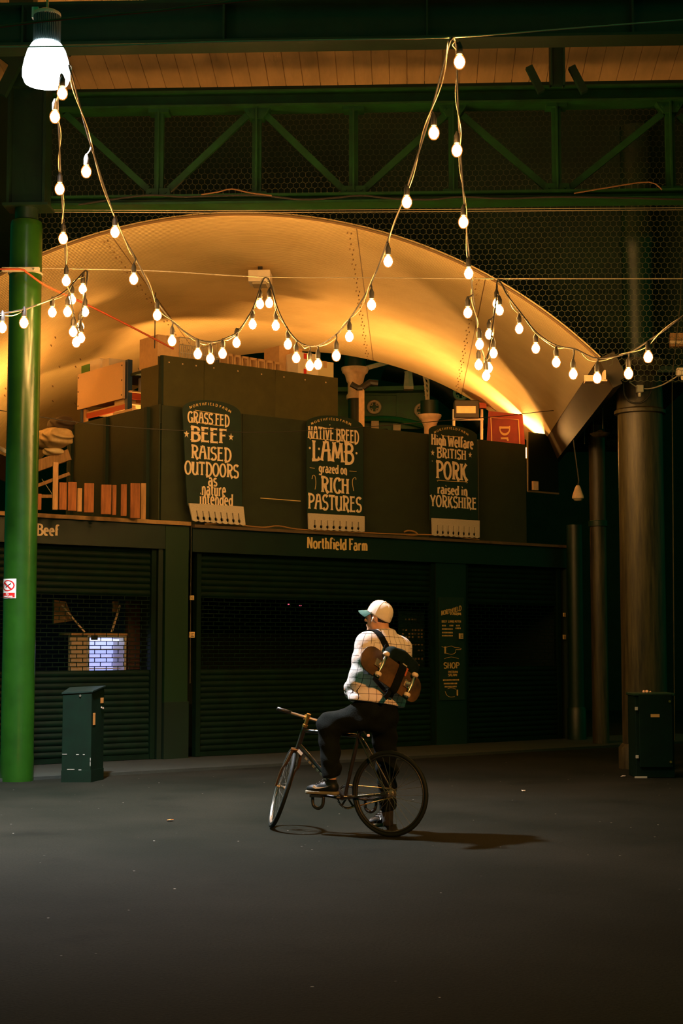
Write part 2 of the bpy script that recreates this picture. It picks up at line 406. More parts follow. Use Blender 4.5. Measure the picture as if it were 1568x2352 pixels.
# --- vault: circle through the photographed front edge
Y0 = 18.3
pts = [(0,635),(98,590),(200,545),(400,508),(590,500),(850,535),(1000,580),(1140,645),(1280,745),(1368,826)]
Q = np.array([at_y(a, b, Y0) for a, b in pts])
A_ = np.c_[2*Q[:,0], 2*Q[:,2], np.ones(len(Q))]; sol = np.linalg.lstsq(A_, (Q[:,[0,2]]**2).sum(1), rcond=None)[0]
VX, VZ = sol[0], sol[1]; VR = math.sqrt(sol[2]+VX**2+VZ**2)
spR = at_y(1370, 828, Y0); aR = math.atan2(spR[2]-VZ, spR[0]-VX)
Y1 = at_z(1233, 1036, VZ+VR*math.sin(aR))[1]
aL = math.pi-aR+0.06
def vp(a, r, y): return np.array([VX+r*math.cos(a), y, VZ+r*math.sin(a)])
print('VAULT', VX, VZ, VR, aR, Y1, 'spring z', VZ+VR*math.sin(aR))
def vault_mat():
    M = bpy.data.materials.new('corrugated_lining'); M.use_nodes = True; nt = M.node_tree; N = nt.nodes; L = nt.links; B = N['Principled BSDF']
    tc = N.new('ShaderNodeTexCoord'); sx = N.new('ShaderNodeSeparateXYZ'); L.new(tc.outputs['Object'], sx.inputs[0])
    mu = N.new('ShaderNodeMath'); mu.operation = 'MULTIPLY'; mu.inputs[1].default_value = 2*math.pi/0.055; L.new(sx.outputs['Y'], mu.inputs[0])
    si = N.new('ShaderNodeMath'); si.operation = 'SINE'; L.new(mu.outputs[0], si.inputs[0])
    bp = N.new('ShaderNodeBump'); bp.inputs['Strength'].default_value = 0.8; bp.inputs['Distance'].default_value = 0.006; L.new(si.outputs[0], bp.inputs['Height']); L.new(bp.outputs[0], B.inputs['Normal'])
    nz = N.new('ShaderNodeTexNoise'); nz.inputs['Scale'].default_value = 1.2; nz.inputs['Detail'].default_value = 6; L.new(tc.outputs['Object'], nz.inputs['Vector'])
    rp = N.new('ShaderNodeValToRGB'); rp.color_ramp.elements[0].position = 0.3; rp.color_ramp.elements[1].position = 0.7
    rp.color_ramp.elements[0].color = (0.70, 0.51, 0.24, 1); rp.color_ramp.elements[1].color = (0.82, 0.63, 0.32, 1)
    L.new(nz.outputs['Fac'], rp.inputs[0]); L.new(rp.outputs[0], B.inputs['Base Color']); B.inputs['Roughness'].default_value = 0.7; B.inputs['Specular IOR Level'].default_value = 0.2
    return M
mb = MB(); n = 96
inner = []; 
for i in range(n+1):
    a = aR+(aL-aR)*i/n
    for y in (Y0, Y1): mb.v.append(tuple(vp(a, VR, y)))
    for y in (Y0, Y1): mb.v.append(tuple(vp(a, VR+0.05, y)))
for i in range(n):
    k = 4*i; mb.f += [(k, k+1, k+5, k+4), (k+2, k+6, k+7, k+3), (k, k+4, k+6, k+2), (k+1, k+3, k+7, k+5)]
mb.f += [(0, 2, 3, 1), (4*n, 4*n+1, 4*n+3, 4*n+2)]
vault = mb.build('barrel_vault', vault_mat(), smooth=40)
struct(vault, 'cream corrugated barrel vault over the stalls', 'vault')
BOLT = mat('bolt', (0.22, 0.13, 0.05), 0.6)
for k, (qx, qy) in enumerate([(255, 550), (815, 540), (1108, 650)]):      # seams with their rows of bolts
    p = at_y(qx, max(qy, 530), Y0); a = math.atan2(p[2]-VZ, p[0]-VX); sb = MB(); bb = MB()
    sb.hexa([vp(a-.0007, VR-.004, Y0), vp(a+.0007, VR-.004, Y0), vp(a+.0007, VR-.004, Y1), vp(a-.0007, VR-.004, Y1),
             vp(a-.0012, VR+.01, Y0), vp(a+.0012, VR+.01, Y0), vp(a+.0012, VR+.01, Y1), vp(a-.0012, VR+.01, Y1)])
    sb.build('seam', BOLT, vault)
    y = Y0+0.25; j = 0
    while y < Y1:
        for da in (0.012, 0.020) if j % 3 == 0 else (0.016,):
            bb.lathe(vp(a+da, VR-.02, y), [(0.008, 0), (0.008, 0.025)], 6, vp(a+da, 1, 0)-vp(a+da, 0, 0))
        y += 0.26; j += 1
    b_ = bb.build('bolt_row', BOLT, vault); b_['kind'] = 'stuff'
bb = MB()
for i in range(30):                        # loose bolts along the left haunch
    a = aL-0.24+0.10*math.sin(i*.9); y = Y0+0.5+i*0.24
    bb.lathe(vp(a, VR-.03, y), [(0.009, 0), (0.009, 0.04)], 6, vp(a, 1, 0)-vp(a, 0, 0))
b_ = bb.build('bolt_row', BOLT, vault); b_['kind'] = 'stuff'
# edge trim of the vault
mb = MB(); mb.tube([vp(aR+(aL-aR)*i/60, VR+.012, Y0-.012) for i in range(61)], 0.016, 6)
mb.build('edge_trim', mat('edge_trim', (.20, .12, .05), .7), vault)

# springing beams along both sides
SPB = mat('springer_paint', (0.034, 0.023, 0.008), 0.6, 0.0, 0.3, 3.0)
for side, a in ((1, aR), (-1, aL)):
    p0 = vp(a, VR, Y0); p1 = vp(a, VR, Y1)
    dn = np.array([side*0.42, 0, -0.90]); ot = np.array([side*0.90, 0, 0.42]); mb = MB()
    w, t = 0.34, 0.20; e = np.array([0, .0, 0]); p0 = p0+ot*0.006-np.array([0, .05, 0]); p1 = p1+ot*0.006
    mb.hexa([p0, p0+dn*w, p1+dn*w, p1, p0+ot*t, p0+dn*w+ot*t, p1+dn*w+ot*t, p1+ot*t])
    lip = p0+dn*w
    mb.hexa([lip, lip+ot*.12, lip+ot*.12+(p1-p0), lip+(p1-p0), lip+dn*.05, lip+dn*.05+ot*.12, lip+dn*.05+ot*.12+(p1-p0), lip+dn*.05+(p1-p0)])
    o = mb.build('springing_beam', SPB)
    tag(o, 'long dark beam carrying the right edge of the vault' if side > 0 else 'dark beam carrying the left edge of the vault behind the green column', 'beam')

# dark eave running along the outside of the right springing beam
EAVE_Z = vp(aR, VR, Y0)[2]-.02; ex0 = vp(aR, VR, Y0)[0]+.16
mb = MB().box((ex0+.62, (Y0+Y1)/2+.4, EAVE_Z+.04), (1.24, Y1-Y0-.8, .08)); o = mb.build('eave_trim', BLACKG); struct(o, 'dark eave along the right side of the vault', 'eave')

# spandrel wall above the vault, behind the netting
YW = 19.7; mb = MB(); top = 8.9
sampl = [aR-0.02+(aL-aR+0.04)*i/60 for i in range(61)]
for i in range(60):
    p = vp(sampl[i], VR+.055, YW); q = vp(sampl[i+1], VR+.055, YW)
    mb.add([p, q, (q[0], YW, top), (p[0], YW, top), p+np.array([0,.3,0]), q+np.array([0,.3,0]), (q[0], YW+.3, top), (p[0], YW+.3, top)], [(0,3,2,1), (4,5,6,7), (0,1,5,4), (2,3,7,6)])
pr = vp(sampl[0], VR+.055, YW)
mb.add([(pr[0], YW, pr[2]), (16, YW, pr[2]), (16, YW, top), (pr[0], YW, top)], [(0,1,2,3)])
struct(mb.build('wall_upper', WALLD), 'dark wall above the vault behind wire netting', 'wall')

# plank ceiling over the truss, boards running away from the viewer
zc = at_y(784, 196, YW)[2]
PLANK = mat('ceiling_planks', (0.80, 0.52, 0.24), 0.75, 0.0, 0.16, 2.5, 0.15, 30.0, stretch=(1, .25, 1))
mb = MB(); x = -9.0; sl = math.tan(math.radians(9))
while x < 9.5:
    wv = 0.225; y0, y1 = YW+.02, 12.8
    z0 = zc; z1 = zc+(YW-y1)*sl
    mb.hexa([(x, y0, z0), (x+wv-.007, y0, z0), (x+wv-.007, y1, z1), (x, y1, z1), (x, y0, z0+.03), (x+wv-.007, y0, z0+.03), (x+wv-.007, y1, z1+.03), (x, y1, z1+.03)]); x += wv
mb.hexa([(-9.2, YW+.05, zc+.035), (9.7, YW+.05, zc+.035), (9.7, 12.7, zc+.035+(YW-12.7)*sl), (-9.2, 12.7, zc+.035+(YW-12.7)*sl),
         (-9.2, YW+.05, zc+.1), (9.7, YW+.05, zc+.1), (9.7, 12.7, zc+.1+(YW-12.7)*sl), (-9.2, 12.7, zc+.1+(YW-12.7)*sl)])
struct(mb.build('ceiling', PLANK), 'plank ceiling above the truss lit orange by the bulbs', 'ceiling')

# upper steel beam across the top of the frame
YB = 15.3
zt = at_y(784, 6, YB)[2]; zb = at_y(784, 91, YB-.15)[2]
r = thing('steel_beam', 'broad dark green steel beam across the very top of the photo', 'beam', (0, YB, zb))
mb = MB().box((0.3, YB, (zt+zb)/2), (18, 0.03, zt-zb-.06)); mb.build('web', DGREEN, r)
mb = MB().box((0.3, YB, zb+.015), (18, 0.3, 0.03)); mb.build('flange', DGREEN, r)
mb = MB().box((0.3, YB, zt-.015), (18, 0.3, 0.03)); mb.build('flange', DGREEN, r)
mb = MB()
for i in range(9): mb.box((-8+i*2.05, YB-.08, (zt+zb)/2), (0.02, 0.13, zt-zb-.06))
mb.build('stiffeners', DGREEN, r)

# ------------------------------------------------------------------ truss
YT = 17.7
def T(px, py, dy=0): return at_y(px, py, YT+dy)
zTt, zTb = T(784, 213)[2], T(784, 250)[2]; zBt, zBb = T(784, 450)[2], T(784, 472)[2]
XL, XR = T(110, 340)[0], T(1700, 340)[0]
tr = thing('truss_girder', 'long dark green lattice truss girder spanning above the vault', 'truss', (0, YT, zBb))
def chord(name, z0, z1):
    b = MB(); cx = (XL+XR)/2; L = XR-XL
    b.box((cx, YT, z1-.012), (L, .30, .024)); b.box((cx, YT, z0+.012), (L, .30, .024)); b.box((cx, YT, (z0+z1)/2), (L, .05, z1-z0-.04))
    return b.build(name, TRUSSG, tr)
chord('top_chord', zTb, zTt); chord('bottom_chord', zBb, zBt)
nodes = [366, 590, 812, 1040, 1277, 1538]
for i, nx in enumerate(nodes):
    x = T(nx, 340)[0]; w = 0.105; b = MB()
    b.box((x, YT, (zTb+zBt)/2), (w, .08, zTb-zBt)); b.box((x, YT-.06, (zTb+zBt)/2), (.02, .1, zTb-zBt))
    b.build('post', TRUSSG, tr)
    dn = i % 2 == 0
    g = MB(); zz = zBt+.045 if dn else zTb-.055
    g.prism([(x-.15, YT-.08, zz-.045), (x+.15, YT-.08, zz-.045), (x+.13, YT-.08, zz+.05), (x-.13, YT-.08, zz+.05)] if dn else
            [(x-.16, YT-.08, zz+.055), (x-.08, YT-.08, zz-.07), (x+.08, YT-.08, zz-.07), (x+.16, YT-.08, zz+.055)], (0, .16, 0))
    for k in (-.09, 0, .09): g.lathe((x+k, YT-.08, zz), [(.016, 0), (.014, .014)], 8, (0, -1, 0))
    gus = g.build('gusset', TRUSSG, tr)
    c = MB(); zz = zTb-.02 if dn else zBt+.02
    c.box((x, YT, zz), (.24, .2, .04)); c.build('cap_plate', TRUSSG, tr)
diag = [((150,262),(340,436)), ((388,436),(568,266)), ((612,266),(788,436)), ((836,436),(1022,266)), ((1062,266),(1255,432)), ((1303,436),(1520,262)), ((1558,266),(1700,400))]
for (a, b) in diag:
    MB().bar(T(*a), T(*b), .075, .05, np.array([0, 1., 0])).build('brace', TRUSSG, tr)
# rods clipped along the bottom chord
for pl in ([(462,447),(500,441),(532,434),(574,443),(624,449)], [(1318,444),(1400,430),(1490,418),(1520,436)]):
    o = MB().tube(smooth_path([T(a, b, -.2) for a, b in pl], 3), .008, 6).build('conduit', mat('copper_pipe', (.20,.10,.04), .6))
    tag(o, 'bent bare conduit lying along truss bottom, near its second post' if pl[0][0] < 900 else 'bent bare conduit above the right end of the truss bottom', 'conduit')
o = MB().tube(smooth_path([T(a, b, -.19) for a, b in [(180,470),(330,449),(420,452),(520,449),(600,449),(690,458),(760,455),(830,449),(900,456),(990,458),(1060,452),(1160,456),(1300,452),(1568,458)]], 5), .011, 6).build('cable', WIRE)
tag(o, 'black cable sagging along the bottom of the truss', 'cable')
for py, l in ((484, 'taut pale wire just below the truss bottom chord'), (489, 'second taut pale wire below the truss, the lower of two')):
    o = MB().tube([T(60, py-2, -.2), T(500, py, -.2), T(1000, py-3, -.2), T(1700, py-8, -.2)], .004, 5).build('wire', STEELW); tag(o, l, 'wire')

# hanger and its two struts at top right
xh = at_y(1283, 160, 17.0)[0]; xw = (at_y(1300, 160, 17.0)[0]-at_y(1266, 160, 17.0)[0])
zz0 = at_y(1283, 212, 17.4)[2]; zz1 = zc+.4
r = thing('beam_hanger', 'dark steel hanger post standing on the truss at top right', 'post', (xh, 17.2, zz0))
b = MB(); b.box((xh, 17.2, (zz0+zz1)/2), (xw, .04, zz1-zz0)); b.box((xh-xw/2+.01, 17.2, (zz0+zz1)/2), (.02, .2, zz1-zz0)); b.box((xh+xw/2-.01, 17.2, (zz0+zz1)/2), (.02, .2, zz1-zz0)); b.build('web', BLACKG, r)
for a, c in (((1214,154),(1243,212)), ((1312,154),(1342,212))):
    MB().bar(at_y(*a, 17.2), at_y(*c, 17.2), .08, .08, np.array([0, 1., 0])).build('strut', BLACKG, r)

# hexagonal wire netting filling the spandrel
YN = 18.25; hexw = 0.074; s = hexw/math.sqrt(3)
x0, x1 = T(112, 300)[0]-.3, T(1620, 300)[0]; zlo, zhi = at_y(1568, 880, YN)[2], at_y(784, 258, YN)[2]
segs = []
row = 0; z = zlo
while z < zhi:
    x = x0+(hexw/2 if row % 2 else 0)
    while x < x1:
        c = np.array([x, z]); v = [c+np.array([hexw/2, -s/2]), c+np.array([hexw/2, s/2]), c+np.array([0, s]), c+np.array([-hexw/2, s/2])]
        for a, b in ((v[0], v[1]), (v[1], v[2]), (v[2], v[3])):
            mm = (a+b)/2
            if (mm[0]-VX)**2+(mm[1]-VZ)**2 > (VR+.03)**2 and mm[1] > zlo: segs.append((a, b))
        x += hexw
    z += 1.5*s; row += 1
sg = np.array(segs); a = sg[:, 0]; b = sg[:, 1]; d = b-a; d /= np.linalg.norm(d, axis=1)[:, None]; nn = np.stack([-d[:, 1], d[:, 0]], 1); wr = 0.0022
jit = (np.sin(a[:, 0]*2.3)+np.sin(a[:, 1]*3.1))*.02; jit2 = (np.sin(b[:, 0]*2.3)+np.sin(b[:, 1]*3.1))*.02
def p3(q, off, dy): return np.stack([q[:, 0]+off[:, 0], YN+dy, q[:, 1]+off[:, 1]], 1)
V = np.stack([p3(a, nn*wr, jit-wr*.6), p3(a, -nn*wr, jit-wr*.6), p3(a, nn*0, jit+wr), p3(b, nn*wr, jit2-wr*.6), p3(b, -nn*wr, jit2-wr*.6), p3(b, nn*0, jit2+wr)], 1).reshape(-1, 3)
k = np.arange(len(sg))*6
Fc = np.concatenate([np.stack([k, k+3, k+4, k+1], 1), np.stack([k+1, k+4, k+5, k+2], 1), np.stack([k+2, k+5, k+3, k], 1)])
nb_ = MB(); nb_.v = [tuple(q) for q in V]; nb_.f = [tuple(map(int, q)) for q in Fc]
o = nb_.build('wire_netting', mat('netting_wire', (.055, .065, .035), .6, 0.0)); tag(o, 'hexagonal chicken wire netting filling the space above the vault', 'netting'); o['kind'] = 'stuff'

# ------------------------------------------------------------------ columns
def colx(px, py, d): return at_d(px, py, d)
base = colx(38, 1790, 17.4); ztop = at_d(60, 507, 17.4)[2]; rc = 0.181
r = thing('iron_column', 'glossy bright green round iron column at left edge', 'column', (base[0], base[1], 0))
bx, by = base[0], base[1]
MB().lathe((bx, by, 0), [(rc+.004, 0), (rc+.004, .28), (rc, .30), (rc, ztop-.10), (rc*.985, ztop-.05), (rc*.93, ztop-.015), (rc*.80, ztop)], 64).build('shaft', GREEN, r, 35)
MB().lathe((bx, by, ztop-.001), [(rc*.72, 0), (rc*.72, .16)], 40).build('neck', DGREEN, r, 35)
b = MB(); zz1 = at_d(70, 205, 17.4)[2]; zp = (ztop+.15+zz1)/2; hp = zz1-ztop-.15
wl = at_d(24, 350, 17.4)[0]; wr_ = at_d(112, 350, 17.4)[0]
b.box(((wl+wr_)/2, by, zp), (wr_-wl-.04, .05, hp)); b.box((wl+.015, by, zp), (.03, .32, hp)); b.box((wr_-.015, by, zp), (.03, .32, hp)); b.box(((wl+wr_)/2, by, ztop+.15), (wr_-wl+.08, .36, .03))
b.build('stanchion', DGREEN, r)
zz2 = at_d(70, -30, 17.4)[2]
MB().box((at_d(52, 100, 17.4)[0], by, (zz1+zz2)/2), (.28, .2, zz2-zz1)).build('upper_post', DGREEN, r)
for a, c in (((255, 15), (150, 120)), ((-10, 110), (48, 155)), ((2, 218), (36, 150))):
    MB().bar(at_d(*a, 17.2), at_d(*c, 17.2), .12, .09, np.array([0, 1., 0])).build('brace', DGREEN, r)
zc_ = at_d(50, 620, 17.2)[2]
b = MB(); b.box((bx, by-rc-.035, zc_), (.42, .045, .045)); br = b.build('bracket', GALV, r)
b = MB(); b.ring((bx, by, zc_), Z_, rc+.006, .012, 40, 6); b.build('clamp_band', GALV, r)
b = MB()
for k in (-.17, -.02, .15): b.lathe((bx+k, by-rc-.058, zc_), [(.014, 0), (.012, .012)], 8, (0, -1, 0))
b.build('bolts', CHROME, br)

# no smoking notice wrapped on the column
zs0, zs1 = at_d(22, 1374, 17.22)[2], at_d(22, 1329, 17.22)[2]; th0, th1 = math.radians(-80), math.radians(-13)
cdir = math.atan2(-by, -bx)          # direction from the column to the viewer
def onc(u, v, rr=rc+.004):
    t = cdir+(th0+(th1-th0)*u)
    # angles grow clockwise in the picture: mirror so that u runs left to right
    return np.array([bx+rr*math.cos(t), by+rr*math.sin(t), zs0+(zs1-zs0)*v])
def patch(mb, poly_fn, nu=12, nv=12, rr=rc+.004):
    V = [onc(*poly_fn(i/nu, j/nv), rr) for i in range(nu+1) for j in range(nv+1)]
    return mb.add(V, [(i*(nv+1)+j, (i+1)*(nv+1)+j, (i+1)*(nv+1)+j+1, i*(nv+1)+j+1) for i in range(nu) for j in range(nv)])
r = thing('no_smoking_sign', 'small white and red no smoking sign on the green column', 'sign', onc(.5, 0))
patch(MB(), lambda u, v: (u, v)).build('plate', WHITE, r, True)
patch(MB(), lambda u, v: (.06+.88*u, .04+.24*v), rr=rc+.0055).build('red_panel', REDP, r, True)
b = MB(); ce = (.5, .65)
V = []
for i in range(41):
    t = 2*math.pi*i/40
    for q in (.43, .35): V.append(onc(ce[0]+q*math.cos(t), ce[1]+q*.66*math.sin(t), rc+.0055))
b.add(V, [(2*i, 2*i+1, 2*i+3, 2*i+2) for i in range(40)])
patch(b, lambda u, v: (.22+.52*u+.06*(v-.5), .84-.38*u+.05*(v-.5)), 8, 2, rc+.0062)
b.build('prohibition_ring', REDP, r, True)
b = MB(); patch(b, lambda u, v: (.36+.36*u, .56+.20*u+.055*(v-.5)), 6, 2, rc+.0058); patch(b, lambda u, v: (.30+.05*u, .66+.08*v), 3, 3, rc+.0058); patch(b, lambda u, v: (.22+.04*u, .60+.16*v), 3, 3, rc+.0058)
b.build('cigarette', BLACK, r, True)
b = MB(); lettering(b, 'No', lambda x, y: onc(x, y, rc+.0065), .2, 0, x0=.40, x1=.60, y0=.185, y1=.26); lettering(b, 'smoking', lambda x, y: onc(x, y, rc+.0065), .2, 0, x0=.18, x1=.82, y0=.075, y1=.15)
b.build('lettering', WHITE, r)

# right-hand columns
cb = at_d(1483, 1780, 19.2); zc1 = at_d(1480, 870, 19.2)[2]; zc2 = at_d(1480, 832, 19.2)[2]; zri = at_d(1480, 948, 19.2)[2]; rb = .275
r = thing('grimy_column', 'thick grimy round iron column at right with flared cap', 'column', (cb[0], cb[1], 0))
MB().lathe((cb[0], cb[1], 0), [(rb, 0), (rb, zri-.03), (rb+.04, zri-.02), (rb+.04, zri+.02), (rb+.01, zri+.04), (rb, zc1), (rb+.02, zc1+.03), (rb+.09, zc2-.05), (rb+.10, zc2), (rb*.72, zc2+.03)], 48).build('shaft', RUST, r, 40)
MB().lathe((cb[0], cb[1], zc2+.02), [(rb*.72, 0), (rb*.72, 1.4), (rb*.85, 1.5), (rb*.72, 1.6), (rb*.72, 8.0-zc2)], 40).build('upper_shaft', DGREEN, r, 40)
b = MB(); b.lathe((cb[0], cb[1], 0), [(rb+.05, .0), (rb+.05, .25), (rb+.01, .3)], 40); b.build('foot', RUST, r, 40)
b = MB(); b.face([at_d(1462, 1034, 18.9), at_d(1471, 1037, 18.9), at_d(1470, 1040, 18.9), at_d(1461, 1037, 18.9)]); 
cb2 = at_d(1380, 1716, 23.6); z2 = at_d(1380, 1068, 23.6)[2]; rr2 = .125
r = thing('grimy_pipe_column', 'thinner grimy iron column left of the thick right column', 'column', (cb2[0], cb2[1], 0))
zr2 = at_d(1380, 1203, 23.6)[2]
MB().lathe((cb2[0], cb2[1], 0), [(rr2, 0), (rr2, z2+1.6)], 36).build('shaft', RUST, r, 40)
for zz in (zr2,): MB().lathe((cb2[0], cb2[1], zz-.05), [(rr2+.002, 0), (rr2+.02, .01), (rr2+.02, .09), (rr2+.002, .1)], 36).build('collar', BLACKG, r, 40)
cb3 = at_d(1325, 1716, 24.6)
r = thing('green_post', 'dark green post at the right end of the stalls', 'post', (cb3[0], cb3[1], 0))
MB().lathe((cb3[0], cb3[1], 0), [(.125, 0), (.125, 3.4)], 32).build('shaft', DGREEN, r, 40)
MB().lathe((cb3[0], cb3[1], 0), [(.15, 0), (.15, .5), (.128, .54)], 32).build('foot', DGREEN, r, 40)
# vertical cables by the thick column
for pl, d, rr, l in (([(1543,862),(1544,1000),(1546,1300),(1549,1700)], 18.7, .006, 'thin vertical cable running down right of the thick column'),
                     ([(1566,590),(1562,700),(1550,800),(1544,862)], 18.7, .006, 'thin cable slanting down above the right junction box')):
    o = MB().tube([at_d(a, b_, d) for a, b_ in pl], rr, 6).build('cable', RUST); tag(o, l, 'cable')
o = MB().tube(smooth_path([at_d(a, b_, 18.75) for a, b_ in [(1431,880),(1433,905),(1445,922),(1462,926),(1480,920),(1494,900),(1498,868)]], 5), .012, 6).build('cable', WIRE); tag(o, 'black cable looped around the thick right column', 'cable')
o = MB().tube(smooth_path([at_d(a, b_, 18.7) for a, b_ in [(1445,877),(1460,888),(1480,893),(1500,891),(1525,882),(1552,866)]], 5), .008, 6).build('cable', mat('grey_cable', (.5,.42,.3), .6)); tag(o, 'pale cable running from the junction box to the right', 'cable')
o = MB().tube(smooth_path([at_d(a, b_, 18.2) for a, b_ in [(1386,866),(1395,860),(1410,861),(1426,867),(1432,872)]], 5), .010, 6).build('cable', mat('grey_cable', (.5,.42,.3), .6)); tag(o, 'short pale cable beside the vault end bracket', 'cable')
def jbox(px0, px1, py0, py1, d, label, mt=WHITEBOX, dep=.12):
    a = at_d(px0, py1, d); b_ = at_d(px1, py0, d); c = (a+b_)/2
    r = thing('junction_box', label, 'junction box', (c[0], c[1], a[2]))
    MB().box(c, (abs(b_[0]-a[0]), dep, b_[2]-a[2])).build('body', mt, r, bevel=.006)
    MB().box(c-np.array([0, dep/2+.008, 0]), (abs(b_[0]-a[0])*.86, .016, (b_[2]-a[2])*.86)).build('lid', mt, r, bevel=.004)
    MB().lathe((c[0], c[1], a[2]-.05), [(.016, 0), (.022, .02), (.022, .05)], 12).build('gland', mt, r, 40)
jbox(1460, 1476, 886, 902, 18.75, 'small cream junction box on the thick right column')
jbox(1554, 1580, 846, 864, 18.7, 'cream junction box at the right edge of the photo')
jbox(1397, 1428, 843, 860, 18.6, 'cream junction box between the vault corner and the thick column')
a = at_d(1545, 782, 19.4)
mb = MB(); mb.box(a+np.array([.12, 0, 0]), (.32, .1, .17)); o = mb.build('signboard', TIMBER); tag(o, 'orange lit board end high at the right edge above the pale bar', 'board')
mb = MB(); p = at_d(1538, 786, 19.2); mb.tube([p, p+np.array([.5, 0, -.01])], .025, 8); o = mb.build('bar', STONE); tag(o, 'short pale bar at the right edge above the junction box', 'bar')
# little bracket plate at the vault corner
p = at_d(1367, 877, 18.0); mb = MB(); mb.box(p, (.25, .2, .02)); mb.box(p+np.array([.10, 0, .06]), (.02, .2, .12)); mb.box(p+np.array([-.02, .09, .05]), (.2, .02, .09))
o = mb.build('corner_bracket', STONE); tag(o, 'pale steel bracket plate at the right corner of the vault', 'bracket')
# hanging rods and the lamps under the right beam
for px, y0_, y1_, d, l in ((1384, 912, 985, 21.0, 'thin hanging rod under the right vault beam, nearest one'), (1362, 942, 1000, 22.0, 'thin hanging rod under the right vault beam, middle of three'), (1342, 965, 1020, 23.0, 'thin hanging rod under the right vault beam, farthest one')):
    o = MB().tube([at_d(px, y1_, d)*np.array([1, 1, 0])+Z_*EAVE_Z, at_d(px, y1_, d)], .008, 6).build('hanging_rod', RUST); tag(o, l, 'rod')
p = at_d(1378, 996, 21.0)
r = thing('pendant_canopy', 'shallow metal dish hanging on a rod under the beam', 'canopy', p)
MB().lathe(p-Z_*.05, [(.02, .0), (.10, .01), (.14, .05), (.05, .08), (.015, .10)], 24).build('dish', RUST, r, 40)
p = at_d(1327, 1145, 22.5); 
r = thing('cone_lamp', 'unlit pale cone lampshade hanging right of the stalls', 'lamp', p)
MB().lathe(p, [(.085, 0), (.085, .03), (.045, .15), (.025, .19)], 24).build('shade', STONE, r, 40)
MB().tube([p+Z_*.18, p+Z_*.26+uS*.02, at_d(1316, 1010, 22.5)], .010, 6).build('stem', RUST, r)
MB().lathe(p-Z_*.035, [(.05, 0), (.075, .035)], 20).build('diffuser', mat('dull_diffuser', (.4,.33,.2), .4), r, 40)

# ------------------------------------------------------------------ stalls
tB0 = st(-60, 1400)[0]; tB1 = st(372, 1400)[0]; tN0 = st(441, 1400)[0]; tN1 = st(1302, 1400)[0]
zF1 = st(435, 1208)[1]; zF0 = st(360, 1260)[1]; zG1 = st(200, 1366)[1]; zG0 = st(200, 1541)[1]
print('STALL t', tB0, tB1, tN0, tN1, 'z', zF0, zF1, zG0, zG1)
FASC = mat('fascia_paint', (0.001, 0.012, 0.005), 0.5, 0.0, 0.25, 2.0)
def shutter(parent, t0, t1, seed):
    def slats(name, z0, z1):
        b = MB(); n = max(1, int(round((z1-z0)/.078))); h = (z1-z0)/n
        for i in range(n):
            a = z0+i*h
            prof = [(0, 0), (.014, .22), (.018, .5), (.014, .78), (0, 1.0)]
            V = [ps(t, -.10+d, a+h*q) for (d, q) in prof for t in (t0, t1)]
            b.add(V, [(2*k, 2*k+1, 2*k+3, 2*k+2) for k in range(len(prof)-1)])
        return b.build(name, SHUT, parent, 50)
    slats('shutter_slats', zG1, zF0+.02); slats('shutter_slats', .1, zG0)
    b = MB(); n = 18; h = (zG1-zG0)/n; L = .168
    for i in range(n+1): sbox(b, t0, t1, -.105, -.091, zG0+i*h-.0045, zG0+i*h+.0045)
    for i in range(n):
        t = t0+(L/2 if i % 2 else 0)
        while t < t1:
            sbox(b, t, t+.008, -.103, -.094, zG0+i*h, zG0+(i+1)*h); t += L
    b.build('brick_bond_grille', SHUT, parent)
    b = MB(); sbox(b, t0, t1, -.12, -.07, .04, .1); b.build('bottom_rail', SHUT, parent)
    for t in (t0, t1):
        b = MB(); sbox(b, t-.04, t+.03, -.14, -.05, .04, zF0+.03); b.build('guide_rail', SHUT, parent)

bf = thing('market_stall', 'left shuttered stall lettered Beef, lit panel behind its grille', 'market stall', ps(0, 0, 0)-uS*1.5)
b = MB(); sbox(b, tB0, st(436, 1230)[0]-.01, -.16, 0, zF0, zF1); b.build('fascia', FASC, bf)
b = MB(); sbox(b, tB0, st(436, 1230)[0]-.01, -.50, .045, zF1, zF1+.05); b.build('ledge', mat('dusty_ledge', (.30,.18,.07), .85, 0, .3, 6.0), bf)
t0, z0 = st(84, 1228); t1, z1 = st(134, 1203)
b = MB(); lettering(b, 'Beef', lambda x, y: ps(x, .004, y), .20, .15, .10, x0=t0, x1=t1, y0=st(84, 1228)[1], y1=st(84, 1204)[1]); b.build('lettering', CREAM, bf)
shutter(bf, tB0, st(358, 1400)[0], 1)
b = MB(); sbox(b, st(360, 1400)[0]+.03, tB1+.02, -.2, -.02, .035, zF0); b.build('side_post', FASC, bf)

nf = thing('market_stall', 'right shuttered stall named on its fascia, behind the cyclist', 'market stall', ps(3, 0, 0))
b = MB(); sbox(b, tN0, tN1, -.16, 0, zF0-.02, zF1-.02); b.build('fascia', FASC, nf)
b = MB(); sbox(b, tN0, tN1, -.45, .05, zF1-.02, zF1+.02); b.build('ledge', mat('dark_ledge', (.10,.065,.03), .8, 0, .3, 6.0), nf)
b = MB(); t0 = st(705, 1249)[0]; t1 = st(843, 1249)[0]; lettering(b, 'Northfield Farm', lambda x, y: ps(x, .004, y), .19, .12, .07, x0=t0, x1=t1, y0=st(774, 1262)[1], y1=st(774, 1237)[1]); b.build('lettering', GOLD, nf)
tM0, tM1 = st(1008, 1450)[0], st(1070, 1450)[0]
shutter(nf, st(462, 1400)[0], tM0-.06, 2)
shutter(nf, tM1+.06, st(1290, 1400)[0], 3)
b = MB(); sbox(b, tM0-.03, tM1+.03, -.14, -.03, .035, zF0); b.build('menu_post', FASC, nf)
